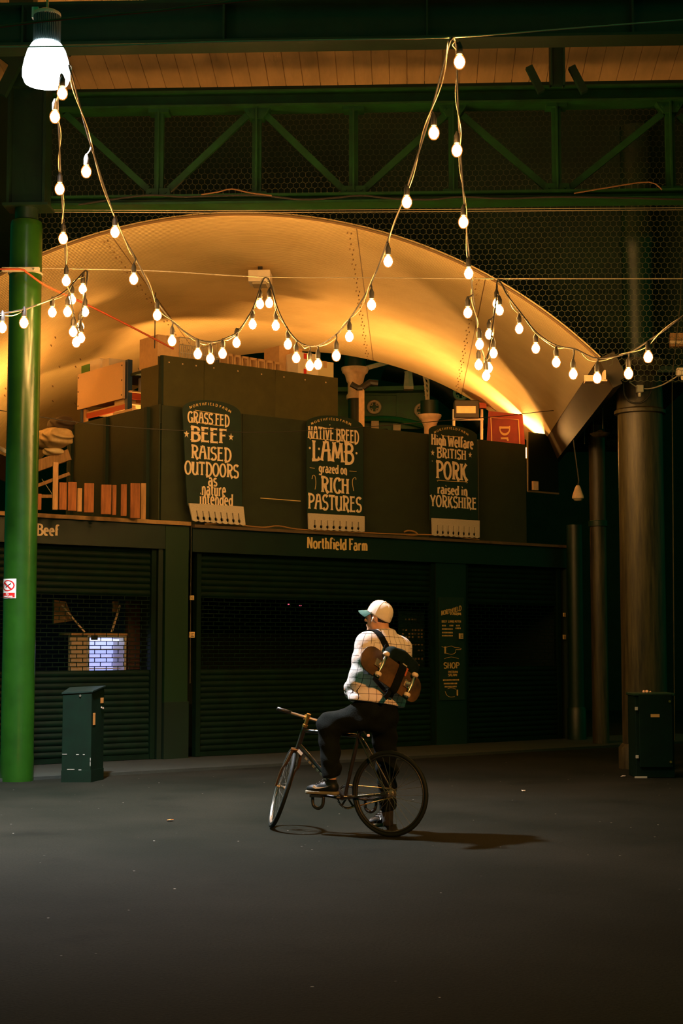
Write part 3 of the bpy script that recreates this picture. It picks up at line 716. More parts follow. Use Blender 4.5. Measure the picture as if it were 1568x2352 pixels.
# stall pillar between the two
b = MB(); c0, c1 = st(378, 1400)[0], st(431, 1400)[0]; zp = st(400, 1612)[1]
r = thing('stall_pillar', 'square dark green pillar between the two stalls', 'pillar', ps((c0+c1)/2, -.05, 0))
sbox(b, c0, c1, -.2, .01, zp, zF1-.02); b.build('shaft', mat('pillar_paint', (.001,.020,.003), .5), r)
b = MB(); sbox(b, c0-.01, c1+.01, -.2, .03, .035, zp); b.build('plinth', FASC, r)
o = MB().tube([ps(st(437, 1230)[0], .02, zF1), ps(st(434, 1640)[0], .02, 1.0)], .006, 6).build('cable', RUST); tag(o, 'thin cable running down beside the stall pillar', 'cable')
for (px, py, w, h, l) in ((441, 1373, .055, .06, 'upper small square notice beside the stall pillar'), (441, 1458, .075, .075, 'lower small square notice beside the stall pillar'), (1059, 1461, .07, .08, 'small square notice on the edge of the painted menu post'), (1296, 1412, .04, .06, 'upper small notice at the right end of the stalls'), (1296, 1463, .05, .07, 'lower small notice at the right end of the stalls')):
    t, z = st(px, py, .03); r = thing('notice', l, 'notice', ps(t, .03, z-h/2)); b = MB(); sbox(b, t-w/2, t+w/2, .015, .035, z-h/2, z+h/2); b.build('card', mat('notice_card', (.58,.40,.16), .7), r)
    b = MB(); sbox(b, t-w*.3, t+w*.3, .035, .037, z-h*.3, z-h*.2); sbox(b, t-w*.3, t+w*.1, .035, .037, z-h*.05, z+h*.03); sbox(b, t-w*.2, t+w*.3, .035, .037, z+h*.15, z+h*.25); b.build('print', BLACK, r)

# room behind the grilles
b = MB(); sbox(b, tB0, tN1, -2.3, -2.25, 0, zF0); sbox(b, tB0, tN1, -2.25, -.2, zF0-.02, zF0-.01); o = b.build('wall_inner', mat('dark_interior', (.002,.014,.007), .9)); struct(o, 'dark wall inside the stalls', 'wall')
b = MB(); sbox(b, tB1+.05, tB1+.12, -2.25, -.2, 0, zF0-.02); sbox(b, tN1, tN1+.05, -2.3, -.02, 0, zF1); struct(b.build('wall_party', mat('dark_interior', (.002,.014,.007), .9)), 'dark partition between the stalls', 'wall')
n_ = -.5
def I(px, py, n=n_): return st(px, py, n)
r = thing('display_cabinet', 'glowing white blue lit cabinet behind the left stall grille', 'cabinet', ps(I(245, 1540)[0], n_, I(245, 1540)[1]))
t0, z0 = I(203, 1541); t1, z1 = I(284, 1465)
b = MB(); sbox(b, t0-.03, t0, n_-.3, n_+.02, z0-.1, z1+.05); sbox(b, t1, t1+.03, n_-.3, n_+.02, z0-.1, z1+.05); sbox(b, t0, t1, n_-.3, n_+.02, z1, z1+.05); b.build('frame', GALV, r)
b = MB(); sbox(b, t0, t1, n_-.3, n_-.28, z0-.3, z1); b.build('lit_back', mat('lit_back', (.7,.75,.9), .5, emit=(.38,.44,1.0), estr=1.05), r)
b = MB(); sbox(b, t0+.02, t1-.02, n_-.12, n_-.09, z1-.05, z1-.02); b.build('lamp_tube', mat('lamp_tube', (.9,.9,1), .5, emit=(.75,.82,1.0), estr=2.2), r)
b = MB()
for z in (z0+.02, z0+.16, z0+.27): sbox(b, t0, t1, n_-.27, n_-.10, z, z+.014)
b.build('shelf', mat('shelf_glass', (.55,.6,.8), .3), r)
b = MB(); sbox(b, I(207, 1465)[0], I(222, 1465)[0], n_+.02, n_+.03, I(207, 1470)[1], I(207, 1459)[1]); o = b.build('price_card', BLACK); tag(o, 'small black card on top of the lit cabinet', 'card')
t0, z0 = I(160, 1541); t1, z1 = I(201, 1459)
b = MB(); sbox(b, t0, t1, n_-.05, n_, z0-.2, z1); o = b.build('tan_panel', mat('tan_panel', (.42,.29,.15), .8)); tag(o, 'tan panel left of the glowing cabinet behind the grille', 'panel')
b = MB(); sbox(b, I(160, 1459)[0], I(290, 1459)[0], n_-.28, n_+.03, I(200, 1459)[1], I(200, 1454)[1]); o = b.build('shelf_board', TIMBER); tag(o, 'board lying across the top of the glowing cabinet', 'board')
for pa, pb, l in (((146, 1390), (196, 1452), 'left leaning stay above the lit cabinet'), ((280, 1390), (258, 1452), 'right leaning stay above the lit cabinet')):
    ta, za = I(*pa); tb, zb_ = I(*pb); o = MB().bar(ps(ta, n_-.05, za), ps(tb, n_-.02, zb_), .02, .02).build('stay', STONE); tag(o, l, 'bar')
t0, z0 = I(132, 1432); t1, z1 = I(160, 1378)
b = MB(); b.add([ps(t0, n_-.1, z0), ps(t0, n_-.1, z1), ps(t1, n_-.1, z1-.02), ps(I(178, 1425)[0], n_-.1, I(178, 1425)[1]), ps(t0, n_-.15, z0), ps(t0, n_-.15, z1), ps(t1, n_-.15, z1-.02), ps(I(178, 1425)[0], n_-.15, I(178, 1425)[1])], [(0,3,2,1), (4,5,6,7), (0,1,5,4), (1,2,6,5), (2,3,7,6), (3,0,4,7)])
o = b.build('cloth', mat('brown_cloth', (.30,.17,.07), .9)); tag(o, 'brown hanging cloth at upper left behind the left grille', 'cloth')
b = MB(); tt, zz = I(274, 1395); sbox(b, tt-.03, tt+.03, n_-.14, n_-.08, zz-.06, zz+.08); o = b.build('hook_lamp', mat('brown_cloth', (.30,.17,.07), .9)); tag(o, 'small brown block hung at upper right behind the left grille', 'block')
b = MB(); tt, zz = I(320, 1450); sbox(b, tt-.1, tt+.08, n_-.2, n_-.12, zz-.5, zz+.4); o = b.build('crate_side', mat('dark_wood', (.06,.03,.015), .8)); tag(o, 'dark brown upright board right of the glowing cabinet', 'board')
L_ = ps(I(170, 1400)[0], -.35, zF0-.25)
light('stall_bulb', 'POINT', L_, 2.2, WARM, shadow_soft_size=.05)
r = thing('stall_lamp', 'small bulb inside the left stall above the lit cabinet', 'lamp', L_)
MB().lathe(L_+Z_*.03, [(.02, 0), (.025, .03), (.01, .12)], 12).build('holder', BLACK, r, 40)
# red standby lights, price posters and menu behind / on the right stall
for (px, py, w, l) in ((663, 1388, .02, 'tiny red standby light behind the right grille, left one'), (690, 1391, .03, 'tiny red standby light behind the right grille, right one')):
    t, z = st(px, py, -.3); b = MB(); sbox(b, t-w/2, t+w/2, -.31, -.30, z-.006, z+.006); o = b.build('standby_light', mat('red_led', (.5,.05,.1), .4, emit=(1,.12,.22), estr=1.2)); tag(o, l, 'light')
t0, z0 = st(922, 1532, -.35); t1, z1 = st(972, 1412, -.35)
r = thing('price_list', 'dark price list with small orange figures, right of the cyclist', 'price list', ps((t0+t1)/2, -.35, z0))
b = MB(); sbox(b, t0-.05, t1+.02, -.37, -.352, z0-.03, z1+.05); b.build('panel', SIGNB, r)
b = MB(); rnd = random.Random(3)
for py in (1423, 1447, 1456, 1463, 1481, 1493, 1513, 1527):
    for k in range(7):
        if rnd.random() < .25: continue
        t = t0+(t1-t0)*(k+.2)/7; z = st(945, py, -.35)[1]; w = (t1-t0)/7*.6
        for q in range(3): sbox(b, t+q*w/3, t+q*w/3+w*.2, -.351, -.349, z-.016, z+.012)
b.build('figures', mat('dim_print', (.35,.22,.09), .7), r)
r = thing('menu_panel', 'tall black painted menu with gold lettering, SHOP at its middle', 'sign', ps((tM0+tM1)/2, -.03, st(1036, 1605)[1]))
b = MB(); sbox(b, tM0+.02, tM1-.02, -.03, -.012, st(1036, 1608)[1], st(1036, 1372)[1]); b.build('panel', SIGNB, r)
def M_(px, py): return st(px, py, -.01)
b = MB()
tA, tZ = M_(1013, 1400)[0], M_(1059, 1400)[0]
def slant(x, y): return ps(tA+(tZ-tA)*x, -.009, M_(1036, 1414)[1]+.085*x+(.058+.02*abs(x-.5))*y)
lettering(b, 'NORTHFIELD', slant, .2, .6, .05); b.build('title_lettering', mat('dim_gold', (.60,.38,.12), .6), r); b = MB()
def mline(word, px0, px1, pyb, pyt, th=.2, fl_=.2):
    za, zb2 = M_((px0+px1)/2, pyb)[1], M_((px0+px1)/2, pyt)[1]
    lettering(b, word, lambda x, y: ps(x, -.009, y), th, fl_, .08, x0=M_(px0, pyb)[0], x1=M_(px1, pyb)[0], y0=za, y1=zb2)
mline('FARM', 1034, 1058, 1413, 1407, .24); b.build('title_lettering', mat('dim_gold', (.60,.38,.12), .6), r); b = MB(); mline('SHOP', 1019, 1054, 1535, 1522, .17); b.build('shop_lettering', mat('dim_gold', (.60,.38,.12), .6), r); b = MB()
mline('BEEF', 1014, 1026, 1430, 1425); mline('LAMB', 1029, 1042, 1430, 1425); mline('MUTTON', 1044, 1058, 1430, 1425); b.build('meat_lettering', mat('dim_gold', (.60,.38,.12), .6), r); b = MB()
mline('PASTRAMI', 1029, 1051, 1546, 1541); mline('SALAMI', 1029, 1049, 1553, 1548); b.build('deli_lettering', mat('dim_gold', (.60,.38,.12), .6), r); b = MB()
for (a0, a1, py) in ((1015, 1022, 1437), (1032, 1039, 1437), (1047, 1056, 1437), (1015, 1040, 1445), (1046, 1057, 1443), (1015, 1038, 1453), (1015, 1040, 1460), (1017, 1052, 1562), (1019, 1050, 1570), (1021, 1047, 1577)):
    t = M_(a0, py)[0]; te = M_(a1, py)[0]; z = M_((a0+a1)/2, py)[1]
    while t < te: sbox(b, t, t+.018, -.0105, -.0085, z-.011, z+.011); t += .027
b.build('price_rows', mat('dim_gold', (.60,.38,.12), .6), r)
b = MB()
for pl, w in (([(1014,1485),(1022,1487),(1036,1484),(1044,1487),(1058,1489),(1057,1492),(1046,1492)], .004), ([(1024,1500),(1034,1503),(1041,1502),(1046,1498),(1046,1493)], .004), ([(1022,1588),(1026,1597),(1034,1601),(1044,1600)], .004), ([(1028,1582),(1036,1580),(1047,1583)], .004), ([(1020,1513),(1036,1509),(1053,1513)], .003)):
    b.tube(smooth_path([ps(M_(x, y)[0], -.010, M_(x, y)[1]) for x, y in pl], 3), w, 4)
for px, y0_, y1_ in ((1022, 1485, 1501), (1050, 1584, 1598)):
    t, za = M_(px, y1_); zb2 = M_(px, y0_)[1]; sbox(b, t-.014, t+.014, -.0105, -.008, za, zb2)
b.build('pointing_hand', mat('dim_gold', (.60,.38,.12), .6), r)

# ------------------------------------------------------------------ hoarding above the right stall
nH = -.12
def hb(px): return st(px, 1100, nH)[0]
zHt = st(700, 966, nH)[1]; zHb = zF1
cuts = [370, 556, 705, 834, 985, 1098, 1208]; names = ['panel behind the beef sign, leftmost of the front row', 'panel between the beef and lamb signs', 'panel behind the lamb sign', 'panel between the lamb and pork signs', 'panel behind the pork sign', 'panel right of the pork sign, at the end']
for i in range(6):
    b = MB(); sbox(b, hb(cuts[i])+.004, hb(cuts[i+1])-.004, nH-.022, nH, zHb+.02, zHt-(0.0 if i != 4 else .02)); o = b.build('hoarding_panel', PLY_DIM); tag(o, 'olive plywood '+names[i], 'panel', 'olive hoarding panels')
tC = hb(370); Cn = nH
wS = -nS
def ret(px, py, P0): p = on_plane(px, py, P0, uS); return np.dot(p-O_S, nS), p[2]
P0 = O_S+uS*tC
ns = [ret(x, 1050, P0)[0] for x in (368, 344, 250, 170, 156)]; zr = ret(250, 957, P0)[1]
rn = ['narrow olive panel at the corner of the side hoarding', 'olive side panel right of the middle batten', 'olive side panel left of the middle batten', 'narrow olive panel at the far left end of the side hoarding']
for i in range(4):
    b = MB(); sbox(b, tC-.022, tC, ns[i+1]+.004, ns[i]-.004, zHb+.06, zr); o = b.build('hoarding_panel', PLY_DIM); tag(o, rn[i], 'panel', 'olive hoarding panels')
for k, px in ((1, 'batten on the side hoarding nearest the corner'), (2, 'batten in the middle of the side hoarding'), (3, 'batten near the left end of the side hoarding')):
    b = MB(); sbox(b, tC-.07, tC-.022, ns[k]-.05, ns[k]+.03, zHb+.06, zr-.01); o = b.build('batten', BATTEN); tag(o, 'dark vertical '+px, 'batten')
b = MB(); p0_ = ret(262, 948, P0); p1_ = ret(306, 934, P0); sbox(b, tC-.02, tC+.1, p1_[0], p0_[0], zr+.0, zr+.035); o = b.build('plank', BOARD); tag(o, 'pale plank lying on top of the side hoarding', 'plank')

# upper box
nU = nH-.75
def ub(px): return st(px, 900, nU)[0]
zUt = st(560, 840, nU)[1]; tU0 = ub(375); tU1 = ub(776)
cut = [tU0, ub(468), ub(632), tU1]
for i, l in enumerate(('left', 'middle', 'right')):
    b = MB(); sbox(b, cut[i]+.003, cut[i+1]-.003, nU-.022, nU, zHt-.5, zUt); o = b.build('hoarding_panel', PLY_LIT); tag(o, 'olive %s panel of the upper box, brightest under the bulbs' % l if i == 0 else 'olive %s panel of the upper box below the boxes' % l, 'panel', 'upper hoarding panels')
    sb = MB()
    for k in range(3):
        t = cut[i]+(cut[i+1]-cut[i])*(k+.4)/3; sb.lathe(ps(t, nU, zUt-.09), [(.012, 0), (.008, .008)], 8, nS)
    sb.build('screws', STONE, o)
PU = O_S+uS*tU0; nUe, _ = ret(327, 880, PU)
b = MB(); sbox(b, tU0-.022, tU0, nUe, nU-.10, zHt-.5, zUt); o = b.build('hoarding_panel', PLY_LIT); tag(o, 'olive side panel of the upper box, facing left', 'panel', 'upper hoarding panels')
b = MB(); V = [ps(tU0-.002, nU-.10, zHt-.1), ps(tU0+.015, nU+.004, zHt-.1), ps(tU0-.002, nU-.005, zUt), ps(tU0-.01, nU-.03, zUt)]
b.add(V+[q-uS*.02-nS*.02 for q in V], [(0,1,2,3), (4,7,6,5), (0,4,5,1), (1,5,6,2), (2,6,7,3), (3,7,4,0)]); o = b.build('corner_post', BATTEN); tag(o, 'dark wedge post at the corner of the upper box', 'post')
# decks that carry the stored goods (hidden inside the hoarding)
b = MB(); sbox(b, tU0+.02, tU1-.02, nU-1.6, nU-.03, zUt-.16, zUt-.12); o = b.build('storage_deck', BATTEN); tag(o, 'deck inside the upper box that carries the stored boxes', 'deck')
b = MB(); sbox(b, tC, tN1, nH-2.6, nH-.8, zHb-.06, zHb); sbox(b, tC-2.8, tC-.08, nH-2.9, -.52, zHb-.06, zHb); o = b.build('stall_roof', BATTEN); struct(o, 'flat dark roof over the stalls', 'roof')
zD = zUt-.12
def stored(name, label, cat, px0, px1, pytop, n, depth, mt, bevel=.006, group=None, tape=None):
    t0 = st(px0, pytop, n)[0]; t1 = st(px1, pytop, n)[0]; zt_ = st((px0+px1)/2, pytop, n)[1]
    r = thing(name, label, cat, ps((t0+t1)/2, n-depth/2, zD), group)
    b = MB(); sbox(b, t0, t1, n-depth, n, zD, zt_); b.build('carton', mt, r, bevel=bevel)
    b = MB(); tm = (t0+t1)/2; sbox(b, tm-.03, tm+.03, n-depth-.001, n+.002, zt_-.001, zt_+.002); sbox(b, tm-.03, tm+.03, n, n+.002, zt_-.1, zt_); b.build('tape', tape or mat('tape', (.45,.28,.12), .4), r)
    return r, t0, t1, zt_
stored('cardboard_box', 'tall plain cardboard box at the left on the upper box', 'box', 362, 412, 771, nU-.12, .5, CARD)
stored('cardboard_box', 'large open cardboard box beside the white red-marked carton', 'box', 641, 694, 797, nU-.42, .4, CARD)
r, t0, t1, zt_ = stored('cardboard_box', 'white carton with red marks under the right bulbs', 'box', 684, 731, 811, nU-.1, .3, WHITEBOX)
for x, z in ((.28, .86), (.28, .36)):
    b = MB(); tt = t0+(t1-t0)*x; sbox(b, tt, tt+.05, nU-.1, nU-.097, zD+(zt_-zD)*z-.03, zD+(zt_-zD)*z+.05); b.build('red_mark', REDP, r)
stored('cardboard_box', 'low pale carton at the right end of the upper box', 'box', 727, 766, 830, nU-.12, .25, mat('greenish_carton', (.55,.50,.30), .7))
crates = [(522, 536), (538, 553), (555, 571), (573, 590), (592, 609), (611, 628), (630, 645)]
cn = ['first', 'second', 'third', 'fourth', 'fifth', 'sixth', 'rightmost']
for i, (a_, b__) in enumerate(crates):
    t0 = st(a_, 820, nU-.2)[0]; t1 = st(b__, 820, nU-.2)[0]; zt_ = st((a_+b__)/2, 812+i*3.2, nU-.2)[1]
    r = thing('bottle_carton', 'brown carton on the upper box, %s of the row from left' % cn[i], 'carton', ps((t0+t1)/2, nU-.32, zD), 'cartons in a row on the upper box')
    w = .022; b = MB()
    sbox(b, t0, t0+w, nU-.42, nU-.2, zD, zt_); sbox(b, t1-w, t1, nU-.42, nU-.2, zD, zt_); sbox(b, t0, t1, nU-.42, nU-.4, zD, zt_); sbox(b, t0, t1, nU-.22, nU-.2, zt_-.035, zt_); sbox(b, t0, t1, nU-.42, nU-.2, zD, zD+.02)
    b.build('carton', CARD, r); b = MB(); b.lathe(ps((t0+t1)/2, nU-.27, zD+.02), [(.034, 0), (.034, (zt_-zD)*.55), (.014, (zt_-zD)*.72), (.014, (zt_-zD)*.82)], 14); b.build('bottle', mat('amber_bottle', (.35,.22,.10), .25), r, 40)
# wire basket
t0 = st(413, 800, nU-.1)[0]; t1 = st(505, 800, nU-.1)[0]; zt_ = st(460, 781, nU-.1)[1]
r = thing('wire_basket', 'pale wire basket behind the lowest bulbs on the upper box', 'basket', ps((t0+t1)/2, nU-.3, zD)); b = MB()
for k in range(21):
    t = t0+(t1-t0)*k/20
    b.tube([ps(t, nU-.1, zD), ps(t, nU-.1, zt_)], .005, 5); b.tube([ps(t, nU-.55, zD), ps(t, nU-.55, zt_)], .005, 5)
b.build('upright_wires', GALV, r); b = MB()
for z in (zD+.02, (zD+zt_)/2, zt_):
    b.tube([ps(t0, nU-.1, z), ps(t1, nU-.1, z), ps(t1, nU-.55, z), ps(t0, nU-.55, z), ps(t0, nU-.1, z)], .008, 6)
b.build('hoops', GALV, r)

# racking and stored goods at the left of the upper box (plane facing left)
tR = tU0-.05; PR = O_S+uS*tR
def rp(px, py, off=0): p = on_plane(px, py, PR+uS*off, uS); return np.dot(p-O_S, nS), p[2]
def rbx(mb, px0, px1, py0, py1, th, off=0):
    n0, z0 = rp(px0, py1, off); n1, _ = rp(px1, py1, off); zt_ = rp((px0+px1)/2, py0, off)[1]; z0 = rp((px0+px1)/2, py1, off)[1]
    return sbox(mb, tR+off, tR+off+th, n0, n1, z0, zt_)
r = thing('pallet_rack', 'pallet racking with blue posts and red beams, left above the stall', 'racking', ps(tR+.1, rp(230, 930)[0], zHb))
b = MB()
for px in (184, 286):
    n0 = rp(px, 900)[0]; sbox(b, tR+.03, tR+.10, n0-.04, n0+.04, zHb, rp(px, 826 if px > 200 else 870)[1])
b.build('post', BLUESTEEL, r)
b = MB(); n0 = rp(184, 900)[0]; n1 = rp(286, 900)[0]; zl = rp(230, 940)[1]; zu = rp(290, 900)[1]
sbox(b, tR+.04, tR+.09, n0, n1, zl-.07, zl); b.build('beam', REDSTEEL, r)
b = MB(); sbox(b, tR+.04, tR+1.0, n1-.02, n1+.03, zu-.09, zu); b.build('beam', REDSTEEL, r)
b = MB(); sbox(b, tR+.04, tR+1.0, n0-.1, n1+.1, zu, zu+.02); sbox(b, tR+.04, tR+.9, n0, n1, zl, zl+.02); b.build('shelf', CARD, r)
b = MB(); n0, z0 = rp(180, 943); n1, z1 = rp(284, 914); zt0 = rp(180, 869)[1]; zt1 = rp(286, 822)[1]; zz = (zt0+zt1)/2; zb_ = (z0+z1)/2
sbox(b, tR-.02, tR+.02, n0, n1, zb_, zz); o = b.build('chipboard_panel', BOARD); tag(o, 'big orange lit chipboard panel facing left on the racking', 'panel'); 
sb = MB()
for q in (.02, .98):
    for w in (.1, .5, .9): sb.lathe(ps(tR-.02, n0+(n1-n0)*q, zb_+(zz-zb_)*w), [(.012, 0), (.009, .006)], 8, -uS)
sb.build('screws', BLACK, o)
nr = rp(303, 880)[0]
def roll(off, label):
    c = ps(tR+.42+off, n1+.02, zu+.02); r = thing('plastic_roll', label, 'roll', c); MB().lathe(c, [(.17, 0), (.17, .36)], 28).build('film', mat('bubble_film', (.55,.50,.50), .35), r, 40)
    MB().lathe(c, [(.18, .365), (.06, .368)], 20, cap=False).build('core', CARD, r, 40)
roll(0, 'grey roll of plastic film right of the chipboard panel')
roll(.42, 'farther grey roll of plastic film beside the upper box')
def carton_r(px0, px1, py0, py1, off, dep, mt, label, nm='cardboard_box', cat='box'):
    b = MB(); rbx(b, px0, px1, py0, py1, dep, off); o = b.build(nm, mt, bevel=.008); return tag(o, label, cat)
carton_r(206, 229, 826, 862, .08, .3, WHITEBOX, 'white carton standing above the chipboard panel')
carton_r(231, 250, 825, 850, .12, .3, WHITEBOX, 'second printed carton above the chipboard panel')
carton_r(186, 204, 838, 872, .08, .3, mat('green_bag', (.10,.28,.05), .5), 'green pack at the left above the chipboard panel', 'green_pack', 'pack')
carton_r(262, 284, 911, 944, .05, .2, mat('cream_block', (.70,.50,.26), .8), 'cream block on the side hoarding under the chipboard panel', 'cream_block', 'block')
b = MB(); n0 = rp(191, 960)[0]; sbox(b, tR+.02, tR+.07, n0-.03, n0+.03, zHb, rp(191, 940)[1]); o = b.build('timber_post', TIMBER); tag(o, 'short timber post left under the chipboard panel', 'post')

# planks standing on the left stall roof
zRf = zF1+.05
pl = [(120, 133, 1062, 1171, TIMBER, 'tall pale square timber post left of the planks'), (135, 153, 1108, 1171, REDWOOD, 'broad reddish plank right of the tall timber post'), (155, 176, 1107, 1173, REDWOOD, 'broad reddish plank, second of the row'), (177, 188, 1121, 1175, TIMBER, 'short narrow bright plank between two broad ones'), (192, 216, 1110, 1177, REDWOOD, 'broad reddish plank left of the widest gap'), (231, 256, 1113, 1181, REDWOOD, 'broad plank right of the widest gap, pale left edge'), (257, 267, 1114, 1183, REDWOOD, 'narrow plank leaning beside the pale edged plank'), (277, 291, 1112, 1185, REDWOOD, 'rough reddish plank between two gaps'), (298, 322, 1110, 1190, REDWOOD, 'broad dark plank near the right end of the row'), (323, 335, 1110, 1194, TIMBER, 'rightmost bright plank of the row'), (85, 95, 1134, 1171, REDWOOD, 'short plank just right of the green column')]
for (x0_, x1_, yt, yb, mt, l) in pl:
    c = at_z((x0_+x1_)/2, yb, zRf); d = np.dot(c-CAM, H_); pa = at_d(x0_, yb, d); pb = at_d(x1_, yb, d); w = np.linalg.norm(pb-pa); zt_ = at_d((x0_+x1_)/2, yt, d)[2]
    b = MB(); dx = R_*math.cos(.3)+H_*math.sin(.3); dy = np.array([-dx[1], dx[0], 0]); w = w/1.0
    b.box((c[0]+dy[0]*.02, c[1]+dy[1]*.02, (zRf+zt_)/2), (w*.93, .045, zt_-zRf), (dx, dy, Z_)); o = b.build('plank', mt, bevel=.003); tag(o, l, 'plank', 'planks on the left stall roof')
# timber frame, plastic sacks at far left
def lp(px, py, d=21.2): return at_d(px, py, d)
r = thing('timber_shelf', 'pale timber shelf unit between green column and side hoarding', 'frame', lp(120, 1165))
b = MB(); b.bar(lp(60, 1080), lp(160, 1044), .06, .15); b.build('beam', TIMBER, r)
b = MB(); b.bar(lp(80, 1118), lp(160, 1088), .04, .045); b.build('rail', TIMBER, r)
b = MB(); b.bar(lp(82, 1140), lp(124, 1140), .04, .045); b.build('rail', TIMBER, r)
b = MB(); b.bar(lp(128, 1170), lp(128, 1066), .06, .06, np.array([1., 0, 0])); b.build('post', TIMBER, r)
b = MB(); b.bar(lp(96, 1100), lp(122, 1138), .008, .008); b.build('tie_rod', STEELW, r)
SACK = mat('plastic_sack', (.52,.36,.17), .45, 0, .3, 6.0, .5, 7.0)
def sack(c, rad, label, seed, mt=SACK):
    rr = np.random.RandomState(seed); ph = rr.rand(6)*6; c = np.array(c); ax_ = (-wS*.97+Z_*.1, uS, Z_)
    def f(p):
        q = p-c; a, b2, z = q@ax_[0], q@uS, q@Z_
        d = ((np.abs(a/rad[0])**3.2+np.abs(b2/rad[1])**2.4+np.abs(z/rad[2])**2.4)**(1/2.6)-1)*min(rad)
        return d+.006*np.sin(a*38+ph[0]+3*np.sin(z*20))+.004*np.sin(z*70+a*14+ph[2])
    v, fc = surfnet(f, c-max(rad)*1.3, c+max(rad)*1.3, .014); b = MB(); b.v = [tuple(q) for q in v]; b.f = [tuple(int(i) for i in q) for q in fc]
    o = b.build('plastic_sack', mt, smooth=True); return tag(o, label, 'sack')
sack(lp(118, 1008), (.42, .2, .135), 'shiny brown plastic sack lying under the vault haunch, right of the green column', 1)
sack(lp(122, 1036), (.15, .12, .06), 'small crumpled pale sack on the timber beam', 2, mat('pale_sack', (.68,.53,.30), .5, 0, .2, 8.0, .4, 12.0))
sack(lp(140, 975), (.24, .14, .10), 'dark bundled sack right beneath the vault edge', 3, mat('dark_sack', (.05,.03,.015), .7))
# rest of the left beam end seen under the vault at the picture edge
b = MB(); t, z = st(434, 1188, -.2); sbox(b, t-.1, t+.6, -.45, -.3, zF1+.05, zF1+.14); o = b.build('blue_tarp', BLUEP, bevel=.02); tag(o, 'small blue tarpaulin fold behind the foot of the beef sign', 'tarpaulin')

